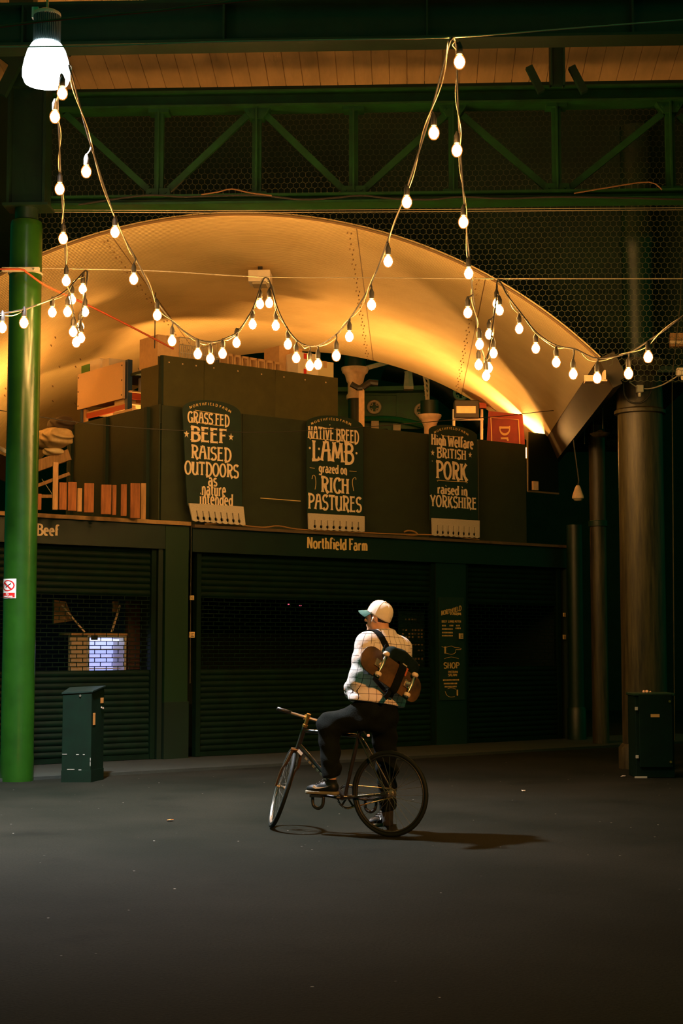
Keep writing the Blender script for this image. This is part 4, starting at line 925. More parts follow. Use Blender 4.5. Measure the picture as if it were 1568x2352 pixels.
# ------------------------------------------------------------------ painted signs
def star(mb, cx, cy, R0, n, aspect=1.0):
    v = []
    for k in range(10):
        rr = R0 if k % 2 == 0 else R0*.40; a = math.pi/2+k*math.pi/5; v.append(ps(cx+rr*math.cos(a)*aspect, n, cy+rr*math.sin(a)))
    c = ps(cx, n, cy); mb.add([c]+v, [(0, 1+k, 1+(k+1) % 10) for k in range(10)])
def sign(label, corners, apex, lines, comb, stars, dots, arcw, flourish):
    nSg = .06
    S = lambda px, py, o=0: st(px, py, nSg+o)
    (xl, yl), (xr, yr), (bxr, byr), (bxl, byl) = corners          # shoulder left/right, bottom right/left
    A = [S(bxl, byl), S(bxr, byr), S(xr, yr)]
    tl, zl = S(xl, yl); t_r, zr_ = S(xr, yr); ta, za = S(*apex)
    tm = (tl+t_r)/2; hw = (t_r-tl)/2; rise = za-(zl+zr_)/2
    top = []
    for k in range(25):
        a = math.pi*k/24; x = math.cos(a); top.append((tm+hw*x, (zl+zr_)/2+(zr_-zl)/2*x+rise*math.sqrt(max(0, 1-abs(x)**2.2))))
    poly = A+top[1:]
    r = thing('painted_sign', label, 'sign', ps(tm, nSg-.01, poly[0][1]), None)
    MB().prism([ps(t, nSg-.02, z) for t, z in poly], nS*.02).build('board', SIGNB, r)
    b = MB()
    for word, px0, px1, pyb, pyt, th, fl_ in lines:
        mid = (px0+px1)/2
        lettering(b, word, lambda x, y: ps(x, nSg+.004, y), th*.86, fl_, .09, x0=S(px0, (pyb+pyt)/2)[0], x1=S(px1, (pyb+pyt)/2)[0], y0=S(mid, pyb)[1], y1=S(mid, pyt)[1])
    for (px, py, R0) in stars: t, z = S(px, py); star(b, t, z, R0, nSg+.004, .8)
    for (px, py, R0) in dots:
        t, z = S(px, py); c = [ps(t+R0*math.cos(k*.785), nSg+.004, z+R0*math.sin(k*.785)) for k in range(8)]; b.face(c)
    b.build('lettering', CREAM, r)
    b = MB(); (ax0, ay0), (axm, aym), (ax1, ay1), hh = arcw
    t0, z0 = S(ax0, ay0); tmid, zmid = S(axm, aym); t1, z1 = S(ax1, ay1)
    M3 = np.array([[t0**2, t0, 1], [tmid**2, tmid, 1], [t1**2, t1, 1]]); co_ = np.linalg.solve(M3, [z0, zmid, z1])
    def arcfn(x, y):
        t = t0+(t1-t0)*x; z = co_@[t*t, t, 1]; sl_ = 2*co_[0]*t+co_[1]; q = np.array([-sl_, 1])/math.hypot(1, sl_)
        return ps(t+q[0]*y*hh, nSg+.004, z+q[1]*y*hh)
    lettering(b, 'NORTHFIELD FARM', arcfn, .15, 0, .30); b.build('arched_lettering', GOLD, r)
    b = MB()
    for plist in flourish: b.tube(smooth_path([ps(S(x, y)[0], nSg+.003, S(x, y)[1]) for x, y in plist], 3), .0042, 4)
    b.build('flourish', GOLD, r)
    # stone comb hanging at the foot of the board
    (ux0, uy0), (ux1, uy1), (vx1, vy1), (vx0, vy0) = comb; nt = 9
    tu0, zu0 = S(ux0, uy0); tu1, zu1 = S(ux1, uy1); tv0, zv0 = S(vx0, vy0); tv1, zv1 = S(vx1, vy1)
    def cm(u, v, o): 
        ta_ = tu0+(tu1-tu0)*u; za_ = zu0+(zu1-zu0)*u; tb_ = tv0+(tv1-tv0)*u; zb2 = zv0+(zv1-zv0)*u
        return ps(ta_+(tb_-ta_)*v, nSg+.012+o, za_+(zb2-za_)*v)
    b = MB(); cc = MB()
    b.prism([cm(0, 0, 0), cm(1, 0, 0), cm(1, .38, 0), cm(0, .38, 0)][::-1], nS*.02)
    for k in range(nt):
        u0 = k/nt; u1 = (k+1)/nt; g = .010
        o1 = .0 if k == 0 else g; o2 = .0 if k == nt-1 else g
        prof = [(u0+o1, .38), (u0+o1, .68), (u0+o1*2.4, .73), (u0+o1*2.8, .80), (u0+o1*2.0, .86), (u0+o1*.4, .9), (u0+o1*.4, .95), ((u0+u1)/2, 1.0), (u1-o2*.4, .95), (u1-o2*.4, .9), (u1-o2*2.0, .86), (u1-o2*2.8, .80), (u1-o2*2.4, .73), (u1-o2, .68), (u1-o2, .38)]
        b.prism([cm(u, v, 0) for u, v in prof], nS*.02)
    b.build('comb_edge', COMB, r)
    return r
sign('tall arched black sign about grass fed beef, leftmost of three', ((419, 940), (553, 952), (556, 1166), (430, 1160)), (488, 920),
     [('GRASS FED', 431, 526, 974, 950, .20, .6), ('BEEF', 438, 520, 1015, 984, .20, .6), ('RAISED', 439, 530, 1056, 1027, .18, .6), ('OUTDOORS', 424, 547, 1093, 1064, .19, .6), ('as', 478, 498, 1116, 1089, .19, .3), ('nature', 463, 518, 1139, 1109, .19, .3), ('intended', 458, 534, 1160, 1133, .19, .3)],
     ((431, 1156), (556, 1164), (561, 1208), (440, 1198)), [(428, 997, .055), (530, 1004, .055)], [],
     ((436, 939), (482, 931), (529, 949), .033), [[(447, 942), (470, 946), (508, 952)], [(435, 972), (438, 969), (470, 973), (505, 978), (510, 974)]])
sign('arched black sign about native breed lamb, middle of three', ((704, 972), (834, 982), (834, 1190), (705, 1182)), (768, 955),
     [('NATIVE BREED', 707, 823, 1012, 985, .20, .6), ('LAMB', 716, 811, 1060, 1016, .18, .6), ('grazed on', 732, 796, 1087, 1067, .22, .3), ('RICH', 737, 800, 1132, 1098, .19, .6), ('PASTURES', 707, 829, 1172, 1139, .18, .6)],
     ((705, 1179), (834, 1186), (834, 1223), (706, 1217)), [], [(711, 1029, .018), (732, 1031, .018), (818, 1041, .018), (757, 1034, .012), (790, 1038, .012), (757, 976, .008)],
     ((715, 976), (755, 965), (805, 978), .032), [[(738, 981), (752, 984), (788, 988)], [(713, 1010), (714, 1007), (760, 1011), (812, 1015), (812, 1018)], [(711, 1074), (722, 1076)], [(802, 1082), (818, 1083)], [(716, 1100), (718, 1092), (723, 1094), (725, 1110), (723, 1124)], [(817, 1102), (816, 1097), (810, 1100), (809, 1112), (812, 1128)]])
sign('arched black sign about high welfare pork, rightmost of three', ((986, 988), (1095, 1002), (1097, 1200), (988, 1194)), (1036, 977),
     [('High Welfare', 990, 1086, 1026, 1002, .24, .3), ('BRITISH', 1003, 1069, 1053, 1032, .20, .6), ('PORK', 1001, 1072, 1101, 1063, .20, .6), ('raised in', 1004, 1072, 1136, 1115, .23, .3), ('YORKSHIRE', 988, 1093, 1166, 1141, .19, .6)],
     ((989, 1190), (1098, 1196), (1098, 1237), (990, 1231)), [(993, 1040, .05), (1079, 1045, .05)], [(992, 1059, .008)],
     ((997, 996), (1034, 986), (1074, 1001), .031), [[(1014, 998), (1016, 1001), (1040, 1003), (1060, 1004)], [(1005, 1106), (1006, 1103), (1040, 1106), (1071, 1107), (1071, 1110)]])
o = MB().tube([ps(st(598, 1144, 0)[0], 0, st(598, 1144, 0)[1]), ps(st(690, 1151, 0)[0], 0, st(690, 1151, 0)[1])], .006, 5).build('thin_rod', GOLD); tag(o, 'thin bright rod across the panel between beef and lamb signs', 'rod')
# cables lying along the ledge
o = MB().tube(smooth_path([ps(st(a, c, .06)[0], .06, zF1+.03+k) for a, c, k in ((470, 1209, 0), (520, 1211, .02), (600, 1216, .0), (640, 1217, .03), (700, 1220, .0), (900, 1232, .01), (1000, 1237, .03), (1100, 1244, 0))], 6), .009, 6).build('cable', mat('brown_cable', (.35,.18,.05), .6)); tag(o, 'brown cable lying along the ledge under the signs', 'cable')
o = MB().tube(smooth_path([ps(st(a, c, .0)[0], -.02, st(a, c, -.02)[1]) for a, c in ((930, 1222), (940, 1219), (955, 1222), (960, 1228), (948, 1230), (935, 1228))], 5), .012, 6).build('cable', mat('brown_cable', (.35,.18,.05), .6)); tag(o, 'short coil of cable on the ledge left of the pork sign', 'cable')
# small glazed frame right of the hoarding
t0, z0 = st(1212, 1128, -.3); t1, z1 = st(1281, 1000, -.3)
r = thing('window_frame', 'thin pale frame with dark pane at the right end above the stalls', 'frame', ps((t0+t1)/2, -.3, z0))
b = MB(); sbox(b, t0-.01, t0+.012, -.31, -.29, z0, z1); sbox(b, t0, t1, -.31, -.29, z0-.012, z0+.012); b.build('bars', mat('dull_bar', (.16,.11,.05), .7), r)
b = MB(); sbox(b, t0, t1, -.306, -.302, z0, z1); b.build('pane', mat('dark_pane', (.003,.006,.004), .6, spec=.1), r)
b = MB(); tt, zz = st(1226, 1120, -.28); sbox(b, tt-.05, tt+.06, -.28, -.24, z0+.02, z0+.16); o = b.build('block', STONE); tag(o, 'small dim block in the frame corner right of hoarding', 'block')

# vault floodlights out of view: two in the haunches, two added as fill
def flood(p, aim, energy, size, label):
    p = np.array(p); aim = np.array(aim); d = (aim-p)/np.linalg.norm(aim-p); r = thing('floodlight', label, 'lamp', p-d*.08); s_ = np.cross(d, Z_); s_ /= np.linalg.norm(s_); u_ = np.cross(s_, d)
    light('floodlight_beam', 'AREA', p, energy, WARM, aim, shape='RECTANGLE', size=size, size_y=.25, spread=math.radians(150))
    MB().box(p-d*.09, (size, .28, .1), (s_, u_, d)).build('housing', BLACK, r, bevel=.01)
    MB().box(p-d*.037, (size-.04, .24, .006), (s_, u_, d)).build('lens', mat('flood_lens', (.9,.7,.4), .3, emit=(1,.6,.25), estr=4), r)
    foot = vp(aL-.02, VR-.03, p[1]) if 'left haunch' in label else (p[0]-d[0]*.13, p[1]-d[1]*.13, zHb)
    MB().tube([p-d*.13, foot], .03, 8).build('stand', BLACK, r)
flood(at_d(1182, 1036, 25.5), vp(aR+.09, VR, 24.9), 150, .5, 'floodlight hidden behind the right haunch, lighting the bright vault corner')
flood(at_d(46, 1045, 21.6), vp(aL-.10, VR, 21.6), 60, .34, 'floodlight in the left haunch behind the green column')
flood(ps(1.6, -2.1, zHb+.42), ps(1.0, -.5, 9.0), 130, 1.2, 'unseen fill floodlight added behind the left half of the upper box')
flood(ps(4.6, -1.9, zHb+.42), ps(4.2, .5, 9.0), 125, 1.2, 'unseen fill floodlight added behind the right half of the upper box')

# ------------------------------------------------------------------ station ironwork seen behind the stalls
dS = 29.0
def q_(px, py, d=dS): return at_d(px, py, d)
IRON = mat('station_green', (0.008, 0.10, 0.016), 0.45, 0.0, 0.3, 3.0)
c = q_(870, 934)
r = thing('station_girder', 'green iron girder with cream roundels behind the hoarding', 'girder', q_(870, 985))
b = MB(); b.prism([q_(700, 985), q_(978, 985), q_(978, 897), q_(860, 902), q_(700, 903)], H_*.2); b.build('web', IRON, r)
b = MB(); b.bar(q_(700, 903)-H_*.1, q_(980, 897)-H_*.1, .5, .08); b.build('top_flange', IRON, r); b = MB(); q0 = q_(905, 985, 29.1); b.box((q0[0], q0[1], q0[2]/2), (.25, .25, q0[2])); b.build('support_pier', IRON, r); b = MB(); b.bar(q_(700, 905)-H_*.1, q_(912, 907)-H_*.03, .05, .03); b.bar(q_(912, 905)-H_*.03, q_(912, 985)-H_*.03, .05, .03); b.build('moulding', IRON, r)
b = MB(); b.tube(smooth_path([q_(760, 968, dS-.1), q_(880, 962, dS-.1), q_(940, 970, dS-.1), q_(1010, 990, dS-.1)], 5), .06, 8); b.build('curved_rib', IRON, r)
def roundel(px, py, pr, d, parent):
    c = q_(px, py, d)-H_*.06; R0 = pr/FPX*d; b = MB(); b.ring(c, H_, R0*.80, R0*.20, 36, 8); rg = b.build('roundel', STONE, parent, True)
    b = MB()
    for k in range(4):
        a = math.pi/4+k*math.pi/2; cc = c+(R_*math.cos(a)+Z_*math.sin(a))*R0*.56; b.ring(cc, H_, R0*.17, R0*.09, 16, 6)
    b.build('tracery', STONE, rg, True)
roundel(859, 936, 17, dS, r); roundel(968, 944, 18, dS, r)
for px, y0_, y1_, l in ((861, 968, 990, 'x'), (911, 975, 990, 'x')):
    b = MB(); b.bar(q_(px, y1_, dS-.3), q_(px, y0_, dS-.3), .14, .14, R_); b.build('bracket', STONE, r)
r = thing('roof_rib', 'dark arched roof rib with one cream roundel behind the vault edge', 'rib', q_(1055, 990, 31))
b = MB(); b.tube(smooth_path([q_(880, 842, 31), q_(960, 860, 31), q_(1040, 905, 31), q_(1110, 985, 31)], 6), .28, 8); b.build('rib', DGREEN, r, True); roundel(1057, 905, 18, 30.6, r)
b = MB(); b.bar(at_d(838, 846, 27.75), at_d(912, 826, 28.5), .06, .08); o = b.build('rafter', STONE); tag(o, 'thin pale rafter rising right of the tall cast iron capital', 'rafter')
def capital(px, pyt, w_top, w_neck, h, d, label, pyb, split):
    c = q_(px, pyt+h, d); k = d/FPX; z0 = q_(px, pyb, d)[2]; zt_ = q_(px, pyt, d)[2]; H__ = zt_-q_(px, pyt+h, d)[2]
    r = thing('cast_iron_column', label, 'column', (c[0], c[1], 0)); rt = w_top/2*k; rn_ = w_neck/2*k; cc = (c[0], c[1], zt_-H__)
    MB().lathe(cc, [(rn_*1.18, -.06), (rn_*1.18, 0), (rn_, .04), (rn_, H__*.45), (rn_*1.15, H__*.5), (rt*.72, H__*.72), (rt*.80, H__*.78), (rt*.92, H__*.82), (rt*.97, H__*.9), (rt, H__*.92), (rt, H__)], 32).build('capital', STONE, r, 40)
    MB().lathe((c[0], c[1], 0), [(rn_*.95, 0), (rn_*.95, zt_-H__-.04)], 28).build('shaft', split, r, 40)
    MB().lathe((c[0], c[1], zt_), [(rt*.8, 0), (rt*.8, .25)], 28).build('abacus', DGREEN, r, 40)
capital(815, 845, 64, 34, 64, 27.6, 'cast iron column with tall cream capital behind the upper box', 985, DGREEN)
capital(987, 953, 54, 27, 50, 27.4, 'cast iron column with cream flared capital behind the pork sign', 1010, STONE)
p = at_d(830, 940, 27.2); b = MB(); b.bar(at_d(830, 990, 27.2)*np.array([1,1,0]), at_d(830, 885, 27.2), .11, .1, R_); o = b.build('pilaster', STONE); tag(o, 'cream upright strip beside the tall cast iron capital', 'pilaster')
b = MB(); b.tube([at_d(x, y, 27.0) for x, y in ((806, 882), (822, 891), (832, 890))], .05, 8); b.tube([at_d(x, y, 27.0) for x, y in ((832, 890), (850, 878), (868, 880))], .06, 8); b.tube([at_d(822, 891, 27.0), at_d(819, 893, 27.36)], .03, 8); o = b.build('floodlamp', BLACK); tag(o, 'black lamp clamped to the tall cast iron capital', 'lamp')
r = thing('iron_pedestal', 'small cream tapered post standing on the green girder', 'post', q_(938, 896, 28.6))
b = MB(); k = 28.6/FPX; c = q_(938, 889, 28.6); zt_ = q_(938, 853, 28.6)[2]; b.lathe((c[0], c[1], c[2]), [(9*k*1.3, 0), (6.5*k*1.3, (zt_-c[2])*.92), (7.5*k*1.3, (zt_-c[2])*.93), (7.5*k*1.3, zt_-c[2])], 4); b.build('post', STONE, r)
MB().box(q_(938, 892, 28.6), (22*k, 22*k, 7*k), (R_, H_, Z_)).build('plinth', STONE, r)
b = MB(); d = 27.8
b.tube([at_d(981, 950, d)*np.array([1,1,0]), at_d(981, 950, d)], .05, 8)
pa = [(970, 850), (976, 880), (979, 920), (980, 952)]; pb = [(981, 850), (984, 880), (984, 920), (982, 952)]
b.tube([at_d(*p, d) for p in pa], .02, 6); b.tube([at_d(*p, d) for p in pb], .02, 6)
for k in range(9):
    y = 852+k*11; b.tube([at_d(971+k*1.0, y, d), at_d(983, y+10, d)], .016, 5)
o = b.build('lattice_post', STONE); tag(o, 'thin pale lattice post left of the black case', 'post')
dC = 26.2; r = thing('flight_case', 'black case with a cream label beneath the vault edge', 'case', at_d(1070, 962, dC))
a = at_d(1042, 962, dC); b_ = at_d(1098, 922, dC); c = (a+b_)/2
MB().box(c, (abs(np.dot(b_-a, R_)), .3, b_[2]-a[2]), (R_, H_, Z_)).build('body', BLACK, r, bevel=.015)
a = at_d(1048, 949, dC-.16); b_ = at_d(1092, 933, dC-.16); MB().box((a+b_)/2, (abs(np.dot(b_-a, R_)), .01, b_[2]-a[2]), (R_, H_, Z_)).build('label', STONE, r)
b = MB()
for px in (1042, 1106): b.tube([at_d(px, 1010, dC), at_d(px, 940, dC)], .025, 8)
b.tube([at_d(1040, 963, dC), at_d(1110, 963, dC)], .02, 6); b.build('stand', GALV, r)
b = MB(); b.box(at_d(1108, 932, 26.4), (.12, .1, .09), (R_, H_, Z_)); o = b.build('tin', mat('red_tin', (.5,.12,.05), .4)); tag(o, 'small reddish tin right of the black case', 'tin')
# red board with gold writing turned on its side
dR = 24.9; C4 = [(1121, 945), (1170, 949), (1206, 985), (1203, 1030), (1119, 1030)]
c = at_d(1160, 1016, dR)
r = thing('red_signboard', 'dark red board with gold border and sideways letters, right of case', 'sign', c)
b = MB(); b.prism([at_d(x, y, dR) for x, y in ((1117, 1030), (1206, 1030), (1200, 952), (1122, 944))], H_*.04); b.build('board', mat('red_board', (.22,.020,.014), .5, 0, .15, 6.0), r)
b = MB(); b.tube([at_d(x, y, dR-.01) for x, y in ((1130, 1028), (1127, 959), (1190, 964), (1194, 1028))], .008, 6)
def dr(x0_, y0_, x1_, y1_): return lambda x, y: at_d(x1_-(x1_-x0_)*(1-y), y0_+(y1_-y0_)*x, dR-.008)
lettering(b, 'D', dr(1149, 978, 1170, 999), .14, .3); lettering(b, 'r', dr(1150, 1004, 1176, 1013), .16, .2)
b.build('gold_lettering', mat('dull_gold', (.62,.36,.14), .6), r)
# luminaire on the vault
p = at_d(597, 672, 20.9); a_ = math.atan2(p[2]-VZ, p[0]-VX); pc = vp(a_, VR-.16, p[1]); 
r = thing('vault_luminaire', 'white box luminaire fixed under the vault beside the hook', 'lamp', pc)
MB().box(pc, (.30, .34, .16)).build('housing', WHITEBOX, r, bevel=.01); MB().box(pc+np.array([0, 0, .12]), (.06, .06, .12)).build('mount', BLACK, r); MB().box(pc-Z_*.09, (.2, .26, .04)).build('diffuser', mat('dull_diffuser', (.4,.33,.2), .4), r, bevel=.01)
p = at_d(357, 690, 19.6); o = MB().tube([at_d(357, 672, 19.6), at_d(355, 800, 19.6)], .007, 6).build('chain', WIRE); tag(o, 'thin chain hanging from the vault above the tall cardboard box', 'chain')

# ------------------------------------------------------------------ floor-standing cabinets
c0 = at_z(178, 1797, 0); d0 = np.dot(c0-CAM, H_); k = d0/FPX
r = thing('service_bollard', 'narrow dark green metal cabinet with slanted lid, beside the column', 'cabinet', c0)
w = 52*k; dp = .36; zt0 = at_d(166, 1590, d0)[2]
ax = R_*math.cos(.02)+H_*math.sin(.02); ay = np.array([-ax[1], ax[0], 0])
lft = at_z(141, 1797, 0); 
def bp(x, y, z): return lft+ax*x+ay*y+Z_*z
w = 66*k
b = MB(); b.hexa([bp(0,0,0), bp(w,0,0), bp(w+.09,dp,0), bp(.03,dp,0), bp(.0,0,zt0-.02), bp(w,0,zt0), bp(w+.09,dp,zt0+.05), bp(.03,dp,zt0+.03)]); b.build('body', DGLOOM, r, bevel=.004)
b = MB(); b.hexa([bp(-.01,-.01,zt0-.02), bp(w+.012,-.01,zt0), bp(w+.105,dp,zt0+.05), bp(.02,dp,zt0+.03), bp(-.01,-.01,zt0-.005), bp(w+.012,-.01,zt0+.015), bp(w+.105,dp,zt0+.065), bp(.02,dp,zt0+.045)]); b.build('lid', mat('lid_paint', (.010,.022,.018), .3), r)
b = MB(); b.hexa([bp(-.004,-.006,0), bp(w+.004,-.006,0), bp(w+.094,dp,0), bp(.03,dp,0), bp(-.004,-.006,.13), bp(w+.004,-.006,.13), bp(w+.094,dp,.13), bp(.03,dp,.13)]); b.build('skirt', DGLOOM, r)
b = MB(); e = (bp(w+.09,dp,0)-bp(w,0,0))/dp
def sp_(y, z): return bp(w,0,0)+e*y+Z_*z+ax*.004
for (y0_, y1_, z0, z1) in ((.03, .10, .62, .75), (.24, .33, .85, .91)): b.face([sp_(y0_,z0), sp_(y1_,z0), sp_(y1_,z1), sp_(y0_,z1)])
b.build('sticker', mat('sticker', (.50,.26,.07), .6), r)
b = MB()
for y, z in ((.26, .80), (.31, .79)): b.lathe(sp_(y, z), [(.014, 0), (.012, .012)], 12, ax)
b.build('lock', CHROME, r)
b = MB(); b.lathe(bp(w*.6, -.002, zt0-.04), [(.014, 0), (.010, .01)], 12, -ay); b.build('rivet', CHROME, r)
b = MB()
for x, z, l in ((.03, .305, .05), (.17, .30, .03), (.24, .30, .02), (.10, .14, .08), (.20, .135, .03)): b.box(bp(x, -.003, z), (l, .004, .006), (ax, ay, Z_))
for z, l in ((.1, .06), (.2, .05), (.25, .03)): b.box(bp(w-.006, -.003, z), (.005, .004, l), (ax, ay, Z_))
b.build('chipped_paint', mat('bare_metal', (.35,.36,.33), .5), r)

lft = at_z(1461, 1787, 0); d1 = np.dot(lft-CAM, H_); k = d1/FPX
r = thing('utility_cabinet', 'dark green utility cabinet in front of the thick right column', 'cabinet', at_z(1505, 1787, 0))
w = 88*k; hh = at_d(1505, 1592, d1)[2]; dp = .42
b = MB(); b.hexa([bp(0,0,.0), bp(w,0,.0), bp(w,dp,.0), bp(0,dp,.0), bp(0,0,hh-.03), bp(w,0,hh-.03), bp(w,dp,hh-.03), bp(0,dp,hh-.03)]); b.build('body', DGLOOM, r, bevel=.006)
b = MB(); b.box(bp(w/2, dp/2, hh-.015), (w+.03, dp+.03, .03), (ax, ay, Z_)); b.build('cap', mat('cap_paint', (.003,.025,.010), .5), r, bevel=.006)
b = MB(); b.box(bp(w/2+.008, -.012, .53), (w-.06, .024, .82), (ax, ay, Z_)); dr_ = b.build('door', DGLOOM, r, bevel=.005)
b = MB()
for z in (.86, .18): b.lathe(bp(w-.05, -.024, z), [(.014, 0), (.012, .01)], 14, -ay)
b.build('lock', BRASS, dr_)
b = MB(); b.box(bp(w*.5, -.026, .70), (.10, .004, .035), (ax, ay, Z_)); lb = b.build('plate', mat('plate_gold', (.55,.30,.08), .6), dr_)
for z in (.78, .24): MB().box(bp(.008, -.02, z), (.03, .02, .035), (ax, ay, Z_)).build('hinge', GALV, r)
b = MB(); b.box(bp(.05, -.005, .01), (.14, .012, .02), (ax, ay, Z_)); b.build('foot', GALV, r)
v, fc = surfnet(lambda p: ell(p, bp(.15, .1, hh+.012), (ax, ay, Z_), (.05, .03, .018))+.004*np.sin(p@ax*150), bp(.07, .03, hh-.02), bp(.24, .2, hh+.05)+np.array([.05, .05, 0]), .008)
b = MB(); b.v = [tuple(q) for q in v]; b.f = [tuple(map(int, q)) for q in fc]; o = b.build('crumpled_paper', mat('pinkish_paper', (.7,.4,.25), .8)); tag(o, 'small crumpled paper on top of the utility cabinet', 'litter')
def litter(px, py, sz, mt, label, nm='leaf'):
    p = at_z(px, py, .006); b = MB(); rr = random.Random(px)
    v = [p+R_*(math.cos(a)*sz*(.6+.5*rr.random()))+H_*(math.sin(a)*sz*(.6+.5*rr.random()))+Z_*(rr.random()*.012) for a in [k*math.pi/4 for k in range(8)]]
    b.prism(v, (0, 0, .003)); o = b.build(nm, mt); tag(o, label, 'litter')
litter(390, 1885, .035, mat('dry_leaf', (.65,.22,.04), .8), 'orange dry leaf lying on the asphalt left of the bicycle')
litter(1430, 1784, .03, WHITEBOX, 'pale scrap on the ground left of the utility cabinet', 'paper_scrap')
litter(1202, 1817, .025, WHITEBOX, 'pale scrap of paper on the asphalt right of the rear wheel', 'paper_scrap')

# ------------------------------------------------------------------ white bell lamp
r = thing('high_bay_lamp', 'glowing white bell shaped lamp at top left', 'lamp', LAMP)
cxy = at_d(106, 190, 13.7); zb0 = cxy[2]; kk = 13.9/FPX
z_of = lambda py: at_d(106, py, 13.7)[2]-zb0
MB().lathe(cxy, [(30*kk, -.005), (50*kk, 0), (55*kk, z_of(178)), (55*kk, z_of(160)), (51*kk, z_of(140)), (44*kk, z_of(118)), (35*kk, z_of(103)), (27*kk, z_of(99))], 48).build('shade', mat('lit_shade', (.9,.95,1), .3, emit=(.85,.95,1.0), estr=9), r, 40)
b = MB(); h0 = z_of(99); h1 = z_of(38); b.lathe(cxy, [(26*kk, h0), (26*kk, h1)], 40)
for k in range(40):
    a = 2*math.pi*k/40; b.box(cxy+np.array([math.cos(a), math.sin(a), 0])*29*kk+Z_*(h0+h1)/2, (.022, .005, h1-h0), (np.array([math.cos(a), math.sin(a), 0]), np.array([-math.sin(a), math.cos(a), 0]), Z_))
b.build('finned_housing', mat('housing_paint', (.10,.13,.13), .4), r)
MB().lathe(cxy, [(31*kk, h1), (32*kk, h1+.015), (31*kk, h1+.03), (22*kk, h1+.05)], 40).build('top_ring', GALV, r, 40)
MB().box(cxy+R_*(-27*kk)+Z_*(h1+.03), (.06, .06, .10)).build('hook_block', WHITEBOX, r)
MB().tube([cxy+Z_*(h1+.04), cxy+Z_*(h1+1.2)], .012, 8).build('suspension_rod', STEELW, r)
light('high_bay_light', 'SPOT', cxy-Z_*.06, 9500, COLD, cxy-Z_*3, shadow_soft_size=.16, spot_size=math.radians(114), spot_blend=1.0)

# ------------------------------------------------------------------ wires and festoon strings
def wire(pts, rr, mt, nm, label, cat='wire', sub=6):
    o = MB().tube(smooth_path([at_d(*p) for p in pts], sub), rr, 6).build(nm, mt); return tag(o, label, cat)
wire([(-60,108,12.2), (200,106,12.1), (500,96,12), (800,91,12), (1040,86,12), (1300,66,12), (1640,40,12)], .006, STEELW, 'catenary_wire', 'pale support wire crossing the top of the photo through the upper hook')
wire([(-60,70,11), (80,51,11), (220,37,11), (370,24,11), (480,10,11), (660,-8,11)], .010, REDROPE, 'red_rope', 'red rope running across the top left corner past the lamp', 'rope')
wire([(96,616,17.0), (350,622,17.0), (600,636,17.0), (860,638,17.0), (1145,640,17.0), (1700,640,17.0)], .006, STEELW, 'catenary_wire', 'taut wire across the vault at the level of the lower hooks')
wire([(-40,617,17.1), (10,618,17.0), (50,619,17.0), (62,626,17.02), (97,651,17.1), (130,668,17.3), (200,700,17.8), (300,750,18.6), (398,801,19.3)], .012, ORANGEROPE, 'orange_rope', 'orange red rope from the column bracket down to the upper box', 'rope')
wire([(-40,936,18.0), (90,957,18.3), (180,970,18.6), (300,982,19), (450,990,19.4), (620,993,20), (790,984,20.8), (1000,968,21.6), (1160,955,22.2), (1230,947,22.6), (1320,938,23)], .005, WIRE, 'sagging_wire', 'thin dark wire sagging across in front of the signs')
b = MB().box(at_d(52, 668, 17.15), (.05, .06, .05)); 
GLOBE = None
def emissive(name, col, s, mixf=1.0):
    M = bpy.data.materials.new(name); M.use_nodes = True; nt = M.node_tree; nt.nodes.clear(); o = nt.nodes.new('ShaderNodeOutputMaterial'); e = nt.nodes.new('ShaderNodeEmission'); e.inputs[0].default_value = (*col, 1); e.inputs[1].default_value = s
    if mixf < 1:
        t = nt.nodes.new('ShaderNodeBsdfTransparent'); mx = nt.nodes.new('ShaderNodeMixShader'); mx.inputs[0].default_value = mixf
        nt.links.new(t.outputs[0], mx.inputs[1]); nt.links.new(e.outputs[0], mx.inputs[2]); nt.links.new(mx.outputs[0], o.inputs[0])
    else: nt.links.new(e.outputs[0], o.inputs[0])
    return M
M_CORE = emissive('bulb_core', (1.0, 0.48, 0.13), 440)
M_GLOBE = emissive('bulb_glass_halo', (1.0, 0.30, 0.04), 1.5, 0.5)  # orange emission in the glass imitates the halo around each bulb
RB = .040
KB = 1.22
def kb(pr): return [(a*KB, h*KB) for a, h in pr]
gm = MB().lathe((0, 0, 0), kb([(.004, -.050), (.020, -.046), (.034, -.030), (.040, -.006), (.038, .016), (.028, .036), (.017, .052), (.015, .058)]), 16)
cm_ = MB().lathe((0, 0, 0), kb([(.003, -.044), (.019, -.037), (.031, -.018), (.0345, -.003), (.031, .014), (.019, .034), (.004, .046)]), 14)
sm_ = MB().lathe((0, 0, 0), kb([(.019, .050), (.021, .056), (.021, .10), (.014, .118), (.007, .135)]), 12)
def raw(mb, name, mt):
    me = bpy.data.meshes.new(name); me.from_pydata(mb.v, [], mb.f); me.polygons.foreach_set('use_smooth', [True]*len(me.polygons)); me.set_sharp_from_angle(angle=math.radians(45)); me.materials.append(mt); return me
ME_G, ME_C, ME_S = raw(gm, 'globe', M_GLOBE), raw(cm_, 'core', M_CORE), raw(sm_, 'socket', WIRE)
